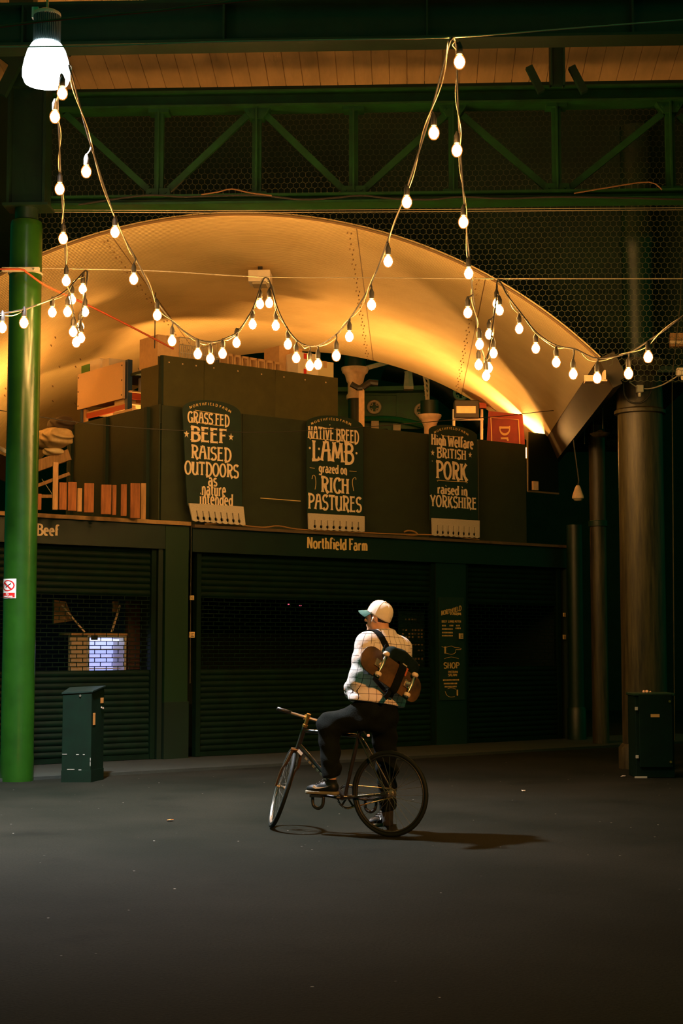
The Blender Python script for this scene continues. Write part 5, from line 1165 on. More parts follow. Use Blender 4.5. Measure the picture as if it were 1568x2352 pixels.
def festoon(label, path, bulbs, root_i, twin):
    P = smooth_path([np.array(p, float) for p in path], 10); Wp = [at_d(*p) for p in P]
    r = thing('festoon_string', label, 'string lights', Wp[root_i])
    MB().tube(Wp, .0085, 6).build('cable', WIRE, r, True)
    jit = [w+R_*(.018*math.sin(i*.45))+Z_*(.022*math.sin(i*.31+1)-.012)+H_*.012 for i, w in enumerate(Wp)]
    MB().tube(jit, .0050, 5).build('support_wire', STEELW, r, True)
    PX = np.array([p[:2] for p in P]); used = set()
    for (bx_, by_) in bulbs:
        d = np.hypot((PX[:, 0]-bx_)*1.25, PX[:, 1]-(by_-42))+np.where(PX[:, 1] > by_-30, 60, 0); i = int(d.argmin()); dd = P[i][2]
        pos = at_d(bx_, by_, dd); org = ORIG[r.as_pointer()]
        g = bpy.data.objects.new('bulb', ME_G); COL.objects.link(g); g.parent = r; g.location = tuple(pos-org); ORIG[g.as_pointer()] = pos
        cc = bpy.data.objects.new('filament_core', ME_C); COL.objects.link(cc); cc.parent = g
        s_ = bpy.data.objects.new('socket', ME_S); COL.objects.link(s_); s_.parent = g
        top_ = pos+Z_*.155
        b = MB(); b.tube([top_, top_+(Wp[i]-top_)*.5+R_*.006, Wp[i]], [.010, .008, .012], 6); b.build('lead', WIRE, g)
    return r
festoon('festoon string swooping from the bell lamp over both hooks to the right edge',
  [(158,150,13.4),(168,185,13.4),(210,338,14.0),(268,510,15.0),(315,600,15.5),(358,688,16.0),(400,742,16.3),(450,778,16.5),(488,786,16.6),(520,776,16.7),(547,760,16.8),(580,710,16.9),(600,652,17.0),(610,637,17.0),(620,650,17.0),(637,708,16.9),(660,755,16.7),(686,785,16.6),(712,795,16.5),(737,791,16.3),(775,765,15.9),(810,722,15.5),(855,645,15.0),(893,545,14.4),(940,415,13.7),(990,255,12.8),(1030,105,12.0),(1040,90,12.0),(1047,110,12.1),(1051,220,12.6),(1056,330,13.2),(1066,470,14.0),(1078,600,14.9),(1085,670,15.4),(1094,740,15.8),(1104,800,16.2),(1116,826,16.4),(1122,812,16.5),(1129,765,16.7),(1138,700,16.9),(1143,643,17.0),(1166,680,16.9),(1195,718,16.7),(1233,765,16.5),(1277,793,16.3),(1322,803,16.1),(1372,823,15.9),(1437,812,15.6),(1490,782,15.3),(1568,725,14.8),(1690,610,14.2)],
  [(198,394),(264,533),(307,641),(361,724),(395,783),(454,813),(483,824),(511,812),(543,787),(580,745),(597,698),(618,696),(633,748),(661,791),(680,822),(711,840),(730,837),(772,817),(802,773),(853,700),(891,600),(934,464),(996,305),(1055,142),(1049,345),(1064,510),(1076,628),(1074,718),(1101,791),(1099,838),(1116,863),(1122,845),(1133,811),(1123,768),(1147,713),(1140,697),(1192,755),(1230,800),(1277,832),(1316,859),(1371,868),(1443,858),(1488,820)], 130, True)
festoon('shorter festoon string hanging straight down beside the green column',
  [(140,170,13.4),(133,230,13.6),(136,330,14.2),(141,440,14.8),(147,530,15.4),(152,615,15.9),(163,690,16.3),(175,745,16.6),(181,750,16.7),(190,700,16.9),(200,635,17.0),(196,622,17.0),(178,640,16.8),(150,668,16.4),(115,688,16.0),(56,710,15.4),(-10,722,14.8),(-80,725,14.2)],
  [(143,214),(126,268),(137,434),(145,548),(152,645),(165,688),(155,716),(168,762),(175,786),(186,776),(184,750),(190,664),(195,716),(120,717),(55,741),(5,752)], 60, False)

# ------------------------------------------------------------------ bicycle
BK0 = at_z(895, 1922, 0)
bf_ = -.872*R_+.489*H_; bl_ = -.489*R_-.872*H_
def B(x, y, z): return BK0+bf_*x+bl_*y+Z_*z
FRAME = mat('black_frame_paint', (0.018, 0.016, 0.014), 0.22, 0.0, coat=.6)
FORK_LIT = mat('fork_warm_lit', (0.075, 0.042, 0.016), 0.3, 0.3)  # orange light falling on the fork put into its base colour
ALLOY = mat('grey_alloy', (0.30, 0.28, 0.24), 0.35, 0.8)
bike = thing('bicycle', 'black single-gear bicycle with its front wheel turned, under the cyclist', 'bicycle', BK0)
WR_ = .333; hub = (0, 0, WR_)
BB = B(.405, 0, .285); ST = B(.27, 0, .80); HT = B(.772, 0, .83); HB = B(.838, 0, .655)
ax_s = (HT-HB)/np.linalg.norm(HT-HB)
STEER = math.radians(-54)
def rot(v, ax, t): return v*math.cos(t)+np.cross(ax, v)*math.sin(t)+ax*np.dot(ax, v)*(1-math.cos(t))
ff = rot(bf_, ax_s, STEER); fl_v = rot(bl_, ax_s, STEER)
fa = HB-ax_s*.385+ff*.045                                     # front axle
fa = fa+Z_*(WR_-fa[2])
def wheel(c, axl, name_l):
    axl = axl/np.linalg.norm(axl); w = MB().ring(c, axl, WR_-.016, .0175, 64, 10).build('tyre', RUBBER, bike, True)
    b = MB(); b.ring(c, axl, WR_-.037, .010, 64, 6); b.ring(c+axl*.008, axl, WR_-.037, .008, 64, 6); b.ring(c-axl*.008, axl, WR_-.037, .008, 64, 6)
    rim = b.build('rim', ALLOY if name_l == 'f' else BLACK, bike, True)
    x = np.cross(axl, Z_); x /= np.linalg.norm(x); y = np.cross(axl, x)
    b = MB()
    for k in range(28):
        a = 2*math.pi*k/28; s_ = 1 if k % 2 else -1; a2 = a+s_*.9*(1 if (k//2) % 2 else -1)
        b.tube([c+axl*s_*.028+(x*math.cos(a2)+y*math.sin(a2))*.022, c+(x*math.cos(a)+y*math.sin(a))*(WR_-.04)], .0013, 4, False)
    b.build('spokes', mat('spoke_steel', (.25,.24,.21), .35, .8), bike)
    b = MB(); b.lathe(c-axl*.05, [(.006, 0), (.011, .002), (.011, .014), (.024, .016), (.024, .026), (.014, .032), (.014, .068), (.024, .074), (.024, .084), (.011, .086), (.011, .098), (.006, .10)], 20, axl)
    b.build('hub', ALLOY, bike, 40)
wheel(B(*hub), bl_, 'r'); wheel(fa, fl_v, 'f')
b = MB(); b.tube([BB, ST], .0165, 14); b.tube([HT-ax_s*.03, ST-Z_*.03], .0155, 14); b.tube([HB+ax_s*.035, BB], .019, 14); b.tube([HB, HT], .020, 16)
RD = B(*hub)
for s_ in (1, -1):
    b.tube(smooth_path([BB+bl_*.028*s_, B(.30, .045*s_, .295), RD+bl_*.062*s_], 6), [.0125]*6+[.010]*7, 10)
    b.tube(smooth_path([ST-Z_*.035+bl_*.015*s_, B(.22, .035*s_, .70), RD+bl_*.062*s_], 6), .0075, 10)
    b.box(RD+bl_*.062*s_+bf_*.015, (.06, .006, .035), (bf_, bl_, Z_))
b.lathe(BB-bl_*.04, [(.021, 0), (.021, .08)], 20, bl_)
b.build('frame', FRAME, bike, 40)
b = MB()
for s_ in (1, -1):
    b.tube(smooth_path([HB-ax_s*.02+fl_v*.035*s_, HB-ax_s*.14+fl_v*.05*s_, fa+ax_s*.14-ff*.012+fl_v*.052*s_, fa+fl_v*.055*s_], 6), [.013]*8+[.010]*11, 10)
b.tube([HB-ax_s*.02-fl_v*.05, HB-ax_s*.012, HB-ax_s*.02+fl_v*.05], .015, 12)
b.build('fork', FORK_LIT, bike, 40)
bar_c = HT+ax_s*.085+ff*.055
b = MB(); b.lathe(HT, [(.021, 0), (.021, .02), (.015, .022), (.015, .10), (.018, .102), (.018, .112)], 18, ax_s); b.tube([HT+ax_s*.08, bar_c], .015, 12); b.lathe(bar_c-fl_v*.022, [(.022, 0), (.022, .044)], 18, fl_v); b.build('stem', BRASS, bike, 40)
b = MB(); b.tube(smooth_path([bar_c+fl_v*.25-ff*.02, bar_c+fl_v*.12-ff*.004, bar_c, bar_c-fl_v*.12-ff*.004, bar_c-fl_v*.25-ff*.02], 4), .0115, 12); b.build('handlebar', ALLOY, bike, True)
for s_ in (1, -1):
    b = MB(); b.tube([bar_c+fl_v*.255*s_-ff*.0205, bar_c+fl_v*.14*s_-ff*.008], .0155, 12); b.build('grip', BLACK, bike, True)
b = MB(); b.tube([ST-Z_*.02, ST+(ST-BB)/np.linalg.norm(ST-BB)*.04], .0135, 12); b.build('seat_post', BLACK, bike, True)
sd = ST+(ST-BB)/np.linalg.norm(ST-BB)*.05; sd = sd+Z_*.005
v, fc = surfnet(lambda p: smx(sm(ell(p, sd-bf_*.07, (bf_, bl_, Z_), (.10, .068, .035)), cone(p, sd-bf_*.02, sd+bf_*.15, .035, .017), .04), -(p@Z_-(sd[2]-.025)), .01), sd-.26, sd+.26, .010)
mesh_obj('saddle', v, fc, BLACK, bike)
rl = at_d(843, 1689, 12.30); b = MB(); b.lathe(rl, [(.006, 0), (.010, .004), (.010, .018), (.007, .02)], 14, -bf_); o = b.build('rear_light', mat('rear_reflector', (.6,.25,.12), .3, emit=(1,.5,.25), estr=.5), bike, 40)
b = MB(); b.tube([rl+bf_*.003, rl+bf_*.03+Z_*.03, ST+Z_*.0], .006, 6); b.build('light_bracket', BLACK, bike)
ch = BB-bl_*.045; b = MB(); b.ring(ch, bl_, .085, .006, 44, 6)
for k in range(44):
    a = 2*math.pi*k/44; e = bf_*math.cos(a)+Z_*math.sin(a); b.box(ch+e*.093, (.010, .004, .006), (e, bl_, np.cross(e, bl_)))
for k in range(5):
    a = 2*math.pi*k/5+.3; b.tube([ch, ch+(bf_*math.cos(a)+Z_*math.sin(a))*.085], .009, 6)
b.build('chainring', BLACK, bike)
cog = RD-bl_*.045; b = MB(); b.ring(cog, bl_, .030, .005, 24, 6); b.lathe(cog-bl_*.003, [(.028, 0), (.028, .006)], 24, bl_); b.build('sprocket', ALLOY, bike, 40)
b = MB(); b.tube([ch+Z_*.093, cog+Z_*.034], .0045, 6); b.tube([ch-Z_*.093, cog-Z_*.034], .0045, 6); b.build('chain', BRASS, bike)
cdv = bf_*.985+Z_*.10; PDL = BB+bl_*.075+cdv*.168; PDR = BB-bl_*.075-cdv*.168
for s_, P_ in ((1, PDL), (-1, PDR)):
    b = MB(); b.tube([BB+bl_*.062*s_, P_-bl_*.005*s_], [.014, .010], 10); b.build('crank', BLACK, bike, True)
    b = MB(); pc = P_+bl_*.055*s_
    b.tube([P_, P_+bl_*.10*s_], .008, 8)
    for q in (-.045, .045): b.box(pc+bf_*q, (.012, .095, .022), (bf_, bl_, Z_))
    for q in (-.045, .045): b.box(pc+bl_*q, (.10, .010, .020), (bf_, bl_, Z_))
    pd = b.build('pedal', BLACK, bike)
    b = MB(); b.tube(smooth_path([pc-bf_*.05-Z_*.005, pc-bf_*.04-Z_*.075, pc+bf_*.0-Z_*.10, pc+bf_*.045-Z_*.075, pc+bf_*.05-Z_*.005], 5), .013, 8); b.build('pedal_strap', BLACK, pd, True)
dtd = (BB-HB)/np.linalg.norm(BB-HB); sp0 = HB+dtd*.045+bl_*.0195
b = MB(); nrm = bl_; up_ = np.cross(dtd, nrm)
b.add([sp0-dtd*.025-up_*.013, sp0+dtd*.025-up_*.013, sp0+dtd*.025+up_*.013, sp0-dtd*.025+up_*.013, sp0-dtd*.025-up_*.013+nrm*.002, sp0+dtd*.025-up_*.013+nrm*.002, sp0+dtd*.025+up_*.013+nrm*.002, sp0-dtd*.025+up_*.013+nrm*.002], [(0,3,2,1), (4,5,6,7), (0,1,5,4), (1,2,6,5), (2,3,7,6), (3,0,4,7)]); b.build('sticker', WHITE, bike)
b = MB()
for k in range(6):
    q = HB+dtd*(.12+k*.045)+bl_*.0192; b.box(q, (.026, .002, .016), (dtd, up_, nrm)) if False else b.box(q, (.026, .016, .002), (dtd, up_, nrm))
b.build('tube_lettering', mat('dull_print', (.22,.19,.10), .5), bike)

# ------------------------------------------------------------------ cyclist
e1 = .77*R_+.64*H_; nbk = .64*R_-.77*H_          # across the back, out of the back
PH = at_d(864, 1612, 12.47); PN = at_d(882, 1457, 12.51)
TL = PN-PH; TH = np.linalg.norm(TL); tu = TL/TH
SKIN = mat('skin', (.58, .32, .20), .55, 0, .06, 20)
DENIM = mat('charcoal_denim', (.0035, .0062, .0052), .95, 0, .35, 14, .25, 160, spec=.12)
pers = thing('person', 'cyclist in white checked jacket and cap astride a bicycle, looking left', 'person', at_z(868, 1905, 0))
SL = PN-Z_*.082-e1*.180; SRt = PN-Z_*.118+e1*.165
EL = at_d(827, 1557, 12.36); ER = SRt-Z_*.285+e1*.035+nbk*.01
WL = PH+Z_*.085-e1*.11-nbk*.195; WRt = PH+Z_*.085+e1*.11-nbk*.195
LHp = at_d(849, 1640, 12.37); RHp = at_d(879, 1646, 12.53)
LK = at_d(754, 1664, 12.44); LA = at_d(762, 1790, 12.425); RK = at_d(888, 1766, 12.66); RA = at_d(890, 1878, 12.74)
HC = at_d(869, 1419, 12.53); hf = -.90*R_+.43*H_; hf /= np.linalg.norm(hf); hl = np.array([-hf[1], hf[0], 0])

def head_sdf(p):
    d = ell(p, HC+Z_*.034-hf*.010, (hf, hl, Z_), (.099, .077, .098))
    d = sm(d, ell(p, HC+hf*.034-Z_*.050, (hf, hl, Z_), (.058, .056, .074)), .035)
    d = sm(d, cone(p, HC+hf*.074-Z_*.103-hl*.012, HC+hf*.074-Z_*.103+hl*.012, .020, .020), .03)
    d = sm(d, cone(p, HC+hf*.02-Z_*.075-hl*.048, HC+hf*.02-Z_*.075+hl*.048, .018, .018), .03)
    d = sm(d, cone(p, HC+hf*.084+Z_*.036-hl*.034, HC+hf*.084+Z_*.036+hl*.034, .013, .013), .018)
    d = sm(d, cone(p, HC+hf*.092+Z_*.022, HC+hf*.113-Z_*.018, .008, .012), .012)
    for s_ in (1, -1):
        d = sm(d, cone(p, HC+hf*.100-Z_*.022, HC+hf*.098-Z_*.022+hl*.015*s_, .009, .007), .008)
        d = smx(d, -(np.linalg.norm(p-(HC+hf*.100+Z_*.012+hl*.033*s_), axis=1)-.015), .010)
        d = sm(d, np.linalg.norm(p-(HC+hf*.078+Z_*.012+hl*.032*s_), axis=1)-.0125, .002)
        ear = ell(p, HC-hf*.004-Z_*.002+hl*.077*s_, (hf*.93-Z_*.25, hl, Z_*.95+hf*.25), (.019, .010, .033))
        ear = smx(ear, -ell(p, HC+hf*.002+Z_*.002+hl*.088*s_, (hf, hl, Z_), (.010, .009, .018)), .006)
        d = sm(d, ear, .008)
    d = sm(d, ell(p, HC+hf*.094-Z_*.056, (hf, hl, Z_), (.011, .024, .008)), .008)
    d = sm(d, ell(p, HC+hf*.090-Z_*.070, (hf, hl, Z_), (.012, .021, .008)), .008)
    d = sm(d, cone(p, HC-hf*.018-Z_*.045, PN-Z_*.03, .056, .060), .03)
    return d
def hand_sdf(p, w, dv, pn, sv):
    d = cone(p, w-dv*.05, w+dv*.01, .028, .026)
    d = sm(d, rbox(p, w+dv*.052, (dv, sv, pn), (.048, .041, .014), .012), .02)
    for k, (off, L) in enumerate(((.030, .074), (.010, .083), (-.011, .078), (-.031, .060))):
        q = w+dv*.094+sv*off; a = .35+.08*k
        for sl_, r0, r1 in ((.45, .0095, .0090), (.31, .0088, .0083), (.24, .0082, .0072)):
            q2 = q+(dv*math.cos(a)+pn*math.sin(a))*L*sl_; d = sm(d, cone(p, q, q2, r0, r1), .004); q = q2; a += .62
    q = w+dv*.025+sv*.036; q2 = q+(dv*.55+sv*.65+pn*.35)*.042; d = sm(d, cone(p, q, q2, .013, .011), .010)
    q3 = q2+(dv*.80+sv*.25+pn*.45)*.034; d = sm(d, cone(p, q2, q3, .0105, .008), .004)
    return d
def shank(p):
    d = cone(p, LHp, LK, .075, .055); d = sm(d, cone(p, LK, LA, .055, .036), .02)
    d2 = cone(p, RHp, RK, .075, .055); d2 = sm(d2, cone(p, RK, RA, .055, .036), .02)
    d = sm(d, d2, .03); d = sm(d, cone(p, (LHp+RHp)/2+Z_*.05, PN-Z_*.12, .11, .13), .06)
    for S_, E_, W_ in ((SL, EL, WL), (SRt, ER, WRt)):
        a = cone(p, S_, E_, .045, .036); a = sm(a, cone(p, E_, W_, .036, .026), .02); d = sm(d, a, .03)
    return sm(d, cone(p, PN-Z_*.12, PN+Z_*.02, .07, .055), .04)
def pad(*pts, m=.15):
    a = np.array(pts); return a.min(0)-m, a.max(0)+m
vs, fs, off = [], [], 0
def acc(f, lo, hi, h):
    global off
    v, q = surfnet(f, lo, hi, h); vs.append(v); fs.append(q+off); off += len(v)
acc(head_sdf, HC-np.array([.15,.15,.19]), HC+np.array([.15,.15,.15]), .0042)
acc(shank, *pad(SL, SRt, EL, ER, WL, WRt, LHp, RHp, LK, LA, RK, RA, m=.13), .014)
hdL = (e1*.80-nbk*.35-Z_*.25); hdL /= np.linalg.norm(hdL); pnL = np.cross(hdL, Z_); pnL = pnL if np.dot(pnL, nbk) > 0 else -pnL; pnL /= np.linalg.norm(pnL); svL = np.cross(pnL, hdL); svL = svL if svL[2] > 0 else -svL
hdR = (-e1*.80-nbk*.45-Z_*.25); hdR /= np.linalg.norm(hdR); pnR = np.cross(hdR, Z_); pnR = pnR if np.dot(pnR, nbk) > 0 else -pnR; pnR /= np.linalg.norm(pnR); svR = np.cross(pnR, hdR); svR = svR if svR[2] > 0 else -svR
WRh = WRt-nbk*.045
acc(lambda p: hand_sdf(p, WL, hdL, pnL, svL), *pad(WL-hdL*.04, WL+hdL*.19, m=.07), .004)
acc(lambda p: hand_sdf(p, WRh, hdR, pnR, svR), *pad(WRh-hdR*.04, WRh+hdR*.19, m=.07), .004)
body = mesh_obj('body', np.concatenate(vs), np.concatenate(fs), SKIN, pers)

# hair below the cap and stubble-dark nape
def hair_sdf(p):
    d = ell(p, HC+Z_*.030-hf*.014, (hf, hl, Z_), (.103, .082, .104))
    d = np.maximum(d, (p-HC)@hf-.030-.35*((p-HC)@Z_)); d = np.maximum(d, -((p-HC)@Z_)-.062)
    side = cone(p, HC+hf*.022+Z_*.04+hl*.070, HC+hf*.020-Z_*.012+hl*.071, .014, .008); side2 = cone(p, HC+hf*.022+Z_*.04-hl*.070, HC+hf*.020-Z_*.012-hl*.071, .014, .008)
    d = np.minimum(d, np.minimum(side, side2))
    for s_ in (1, -1): d = np.maximum(d, -ell(p, HC-hf*.002-Z_*.002+hl*.080*s_, (hf, hl, Z_), (.022, .02, .036)))
    return d+.0015*np.sin(p@Z_*700+np.sin(p@hf*300)*2)
v, q = surfnet(hair_sdf, HC-.16, HC+.16, .005); mesh_obj('hair', v, q, mat('dark_hair', (.012,.008,.006), .6, 0, .3, 60), pers)
# cap
tl = math.radians(27); ch_ = hf*math.cos(tl)+Z_*math.sin(tl); cu = -hf*math.sin(tl)+Z_*math.cos(tl); CC = HC+Z_*.016-hf*.004
b = MB(); nr, na = 16, 48
def capp(t, a, o=0):
    rr = (1-t**2.9)**(1/2.3) if t < 1 else 0; ca, sa = math.cos(a), math.sin(a)
    low = -.010*(1-t)*max(0, -ca)
    return CC+ch_*ca*(.107+o)*rr+hl*sa*(.088+o)*rr+cu*(.124*t+low+o*t)
for i in range(nr+1):
    t = (i/nr)**.8
    for k in range(na): b.v.append(tuple(capp(t, 2*math.pi*k/na)))
for i in range(nr):
    for k in range(na): b.f.append((i*na+k, i*na+(k+1) % na, (i+1)*na+(k+1) % na, (i+1)*na+k))
CAPM = mat('cap_canvas', (.80,.74,.64), .85, 0, .05, 40, .15, 300)
cap = b.build('cap', CAPM, pers, True); sol_ = cap.modifiers.new('solid', 'SOLIDIFY'); sol_.thickness = .003; sol_.offset = -1
b = MB()
for k in range(6):
    a = math.pi/6+k*math.pi/3; b.tube([capp(t, a, .001) for t in (0, .2, .4, .6, .75, .87, .95, .99)], .0016, 5)
b.lathe(capp(1, 0), [(.009, 0), (.007, .005), (.002, .007)], 12, cu); b.build('seam_and_button', CAPM, cap)
b = MB(); nu, nv = 20, 8
for lay in (0, 1):
    for i in range(nu+1):
        a = math.radians(-68+136*i/nu); p0_ = capp(0, a)
        for j in range(nv+1):
            r_ = j/nv; ln = .082*math.cos(a*.9)**.6
            b.v.append(tuple(p0_+(hf*.99-Z_*.03)*ln*r_-Z_*(.030*math.sin(a)**2)*r_-Z_*.003*lay))
for i in range(nu):
    for j in range(nv):
        k = i*(nv+1)+j; o2 = (nu+1)*(nv+1); b.f.append((k, k+1, k+nv+2, k+nv+1)); b.f.append((o2+k, o2+k+nv+1, o2+k+nv+2, o2+k+1))
for i in range(nu):
    k = i*(nv+1)+nv; o2 = (nu+1)*(nv+1); b.f.append((k, o2+k, o2+k+nv+1, k+nv+1))
b.build('brim', mat('teal_brim', (.008,.085,.060), .8), cap, True, label='teal green brim')

# jacket
hs = np.array([0, .25, .5, .72, .86, .95, 1.0, 1.08]); aa = np.array([.252, .242, .238, .235, .205, .130, .085, .074]); bb_ = np.array([.172, .160, .156, .150, .128, .096, .082, .076])
def torso_c(p):
    h = ((p-PH)@Z_)/(PN-PH)[2]; c = PH+np.clip(h, -.3, 1.3)[:, None]*(PN-PH); q = p-c
    return h, q@e1, q@nbk
def torso_sdf(p):
    h, x, y = torso_c(p); A = np.interp(h, hs, aa); Bq = np.interp(h, hs, bb_)
    d = ((np.abs(x/A)**2.3+np.abs(y/Bq)**2.3)**(1/2.3)-1)*np.minimum(A, Bq)*.95
    fold = .0055*np.sin(h*24+x*9+2.0*np.sin(x*7))*np.clip(1-h, 0, 1)+.007*np.sin(x*28+h*9)*np.clip(.45-h, 0, 1)*2+.006*np.sin((x*.7+h*.45)*42)*np.exp(-((h-.82)/.14)**2)
    d = d+fold
    return np.maximum(d, np.maximum(-(h*.55+.15*x+.018), (h-1.055)*.5))
def sleeve_sdf(p, S_, E_, W_, sd_):
    d = sm(cone(p, S_, E_, .086, .071), cone(p, E_, W_, .072, .058), .03)
    tt = ((p-S_)@(E_-S_))/np.dot(E_-S_, E_-S_); t2 = ((p-E_)@(W_-E_))/np.dot(W_-E_, W_-E_)
    d = d+.0055*np.sin(tt*16+3*np.sin(p@e1*14)+sd_)*np.clip(tt, 0, 1)+.007*np.sin(t2*15+p@Z_*20)*np.clip(t2, 0, 1)*np.clip(1.3-t2, 0, 1)
    return np.maximum(d, (t2-1.0)*.24)
def jacket_sdf(p):
    d = torso_sdf(p); s1 = sleeve_sdf(p, SL, EL, WL, 0); s2 = sleeve_sdf(p, SRt, ER, WRt, 2)
    d = sm(d, cone(p, PN-Z_*.03-e1*.03, SL+Z_*.020, .070, .070), .05); d = sm(d, cone(p, PN-Z_*.03+e1*.03, SRt+Z_*.020, .070, .070), .05); d = sm(d, s1, .07); d = sm(d, s2, .07)
    d = sm(d, np.maximum(cone(p, PN-Z_*.03, PN+Z_*.033+hf*.006, .080, .070), ((p-PN)@Z_)-.036), .015)
    return d
v, q = surfnet(jacket_sdf, *pad(SL, SRt, EL, ER, WL, WRt, PN, PH-Z_*.05, m=.14), .0085)
def cloth_mat():
    M = bpy.data.materials.new('checked_cloth'); M.use_nodes = True; nt = M.node_tree; N = nt.nodes; L = nt.links; Bs = N['Principled BSDF']
    fac = None
    for nm in ('pu', 'pv'):
        at = N.new('ShaderNodeAttribute'); at.attribute_name = nm
        m1 = N.new('ShaderNodeMath'); m1.operation = 'MULTIPLY'; m1.inputs[1].default_value = 1/.057; L.new(at.outputs['Fac'], m1.inputs[0])
        m2 = N.new('ShaderNodeMath'); m2.operation = 'FRACT'; L.new(m1.outputs[0], m2.inputs[0])
        m3 = N.new('ShaderNodeMath'); m3.operation = 'LESS_THAN'; m3.inputs[1].default_value = .062; L.new(m2.outputs[0], m3.inputs[0])
        if fac is None: fac = m3
        else:
            m4 = N.new('ShaderNodeMath'); m4.operation = 'MAXIMUM'; L.new(fac.outputs[0], m4.inputs[0]); L.new(m3.outputs[0], m4.inputs[1]); fac = m4
    mx = N.new('ShaderNodeMix'); mx.data_type = 'RGBA'; mx.inputs[6].default_value = (.74, .68, .63, 1); mx.inputs[7].default_value = (.050, .035, .035, 1)
    L.new(fac.outputs[0], mx.inputs[0]); L.new(mx.outputs[2], Bs.inputs['Base Color']); Bs.inputs['Roughness'].default_value = .85; Bs.inputs['Specular IOR Level'].default_value = .2
    tc = N.new('ShaderNodeTexCoord'); nb = N.new('ShaderNodeTexNoise'); nb.inputs['Scale'].default_value = 14; nb.inputs['Detail'].default_value = 4; L.new(tc.outputs['Object'], nb.inputs['Vector'])
    bp = N.new('ShaderNodeBump'); bp.inputs['Strength'].default_value = .5; bp.inputs['Distance'].default_value = .02; L.new(nb.outputs['Fac'], bp.inputs['Height']); L.new(bp.outputs[0], Bs.inputs['Normal'])
    return M
jk = mesh_obj('jacket', v, q, cloth_mat(), pers, label='white jacket with thin dark window-pane checks')
h, x, y = torso_c(v); dT = torso_sdf(v)
pu = np.where(y > -0.0, x*1.06+1, x*1.06+3); pv = (v-PH)@Z_+.06*x
for S_, E_, W_, sd_ in ((SL, EL, WL, 0), (SRt, ER, WRt, 2)):
    dS_ = sleeve_sdf(v, S_, E_, W_, sd_); k = (dS_ < dT-.004)
    u1 = (E_-S_)/np.linalg.norm(E_-S_); w1 = e1-u1*np.dot(e1, u1); w1 /= np.linalg.norm(w1); w2 = np.cross(u1, w1)
    qq = v-S_; pu = np.where(k, np.arctan2(qq@w2, qq@w1)*.085+5.02, pu); pv = np.where(k, v@Z_+.02, pv)
for nm, val in (('pu', pu), ('pv', pv)):
    at_ = jk.data.attributes.new(nm, 'FLOAT', 'POINT'); at_.data.foreach_set('value', val.astype(np.float32))
b = MB(); cl = [PN+Z_*(.030)+(e1*math.cos(t)+nbk*math.sin(t))*.074 for t in [2*math.pi*k/40 for k in range(41)]]; b.tube(cl, .006, 6); 
b.build('collar_edge', mat('collar_lining', (.55,.48,.42), .8), jk, True)
# trousers
def trousers_sdf(p):
    d = sm(cone(p, LHp-Z_*.005, LK+(LK-LHp)*.02, .118, .086), cone(p, LK, LA+(LK-LA)*.06, .086, .076), .04)
    d2 = sm(cone(p, RHp+Z_*.02, RK, .118, .082), cone(p, RK, RA+(RK-RA)*.17, .081, .070), .04)
    tL = ((p-LK)@(LA-LK))/np.dot(LA-LK, LA-LK); tR = ((p-RK)@(RA-RK))/np.dot(RA-RK, RA-RK)
    d = np.maximum(d, (tL-.965)*.44); d2 = np.maximum(d2, (tR-.83)*.40)
    d = sm(d, d2, .05); d = sm(d, np.maximum(ell(p, (LHp+RHp)/2+Z_*.06, (e1, nbk, Z_), (.178, .145, .20)), (p-PH)@Z_-.10), .05)
    w = .007*np.sin(tL*22+3*np.sin(p@R_*18))*np.exp(-((tL-.85)/.35)**2)+.006*np.sin(tL*13+p@R_*26)*np.exp(-(tL/.3)**2)+.005*np.sin(p@Z_*46+p@R_*17)
    return d+w
v, q = surfnet(trousers_sdf, *pad(LHp, RHp, LK, LA, RK, RA, PH, m=.17), .011); mesh_obj('trousers', v, q, DENIM, pers)
# shoes
SHOE = mat('black_shoe', (.006,.009,.009), .5, spec=.25); SOLE = mat('pale_sole', (.16,.14,.08), .7)
def shoe(heel, fwd, base_z, ank, sgn, lab):
    fwd = fwd/np.linalg.norm(fwd); sd_ = np.cross(Z_, fwd); h0 = np.array([heel[0], heel[1], base_z])
    if abs(fwd[2]) > 0: pass
    def f(p):
        d = cone(p, h0+fwd*.045+Z_*.055, h0+fwd*.13+Z_*.062, .040, .040)
        d = sm(d, ell(p, h0+fwd*.205+Z_*.040, (fwd, sd_, Z_), (.085, .047, .036)), .04)
        d = sm(d, cone(p, h0+fwd*.06+Z_*.07, ank+Z_*.02, .042, .040), .03)
        return smx(d, -((p-h0)@Z_-.022), .004)
    v, q = surfnet(f, *pad(h0, h0+fwd*.29, ank, m=.09), .006); s_ = mesh_obj('shoe', v, q, SHOE, pers)
    def g(p):
        x = np.clip((p-h0)@fwd, .04, .245); c = h0+x[:, None]*fwd; wd = .042+.008*np.clip((x-.1)/.1, 0, 1)
        d = np.hypot((p-c)@fwd, (p-c)@sd_)-wd; return np.maximum(d, np.abs((p-h0)@Z_-.014)-.013)
    v, q = surfnet(g, *pad(h0, h0+fwd*.29, m=.09), .006); mesh_obj('sole', v, q, SOLE, s_)
    b = MB(); pts_ = [(.075, .042), (.10, .034), (.14, .037), (.20, .052), (.235, .064), (.19, .050), (.14, .047), (.11, .048), (.09, .062)]
    qd = lambda x, z: h0+fwd*(.285-x*1.02)+Z_*(z+.012)+sd_*sgn*(.046+.002)
    b.prism([qd(x, z) for x, z in pts_], sd_*sgn*.003); b.build('side_swoosh', WHITE, s_, label='white swoosh mark on the side')
    b = MB()
    for k in range(4): xx = .135+k*.028; zz = .105-k*.016; b.tube([h0+fwd*xx+Z_*zz-sd_*.028, h0+fwd*(xx+.005)+Z_*(zz+.010), h0+fwd*xx+Z_*zz+sd_*.028], .004, 6)
    b.build('laces', BLACK, s_, True)
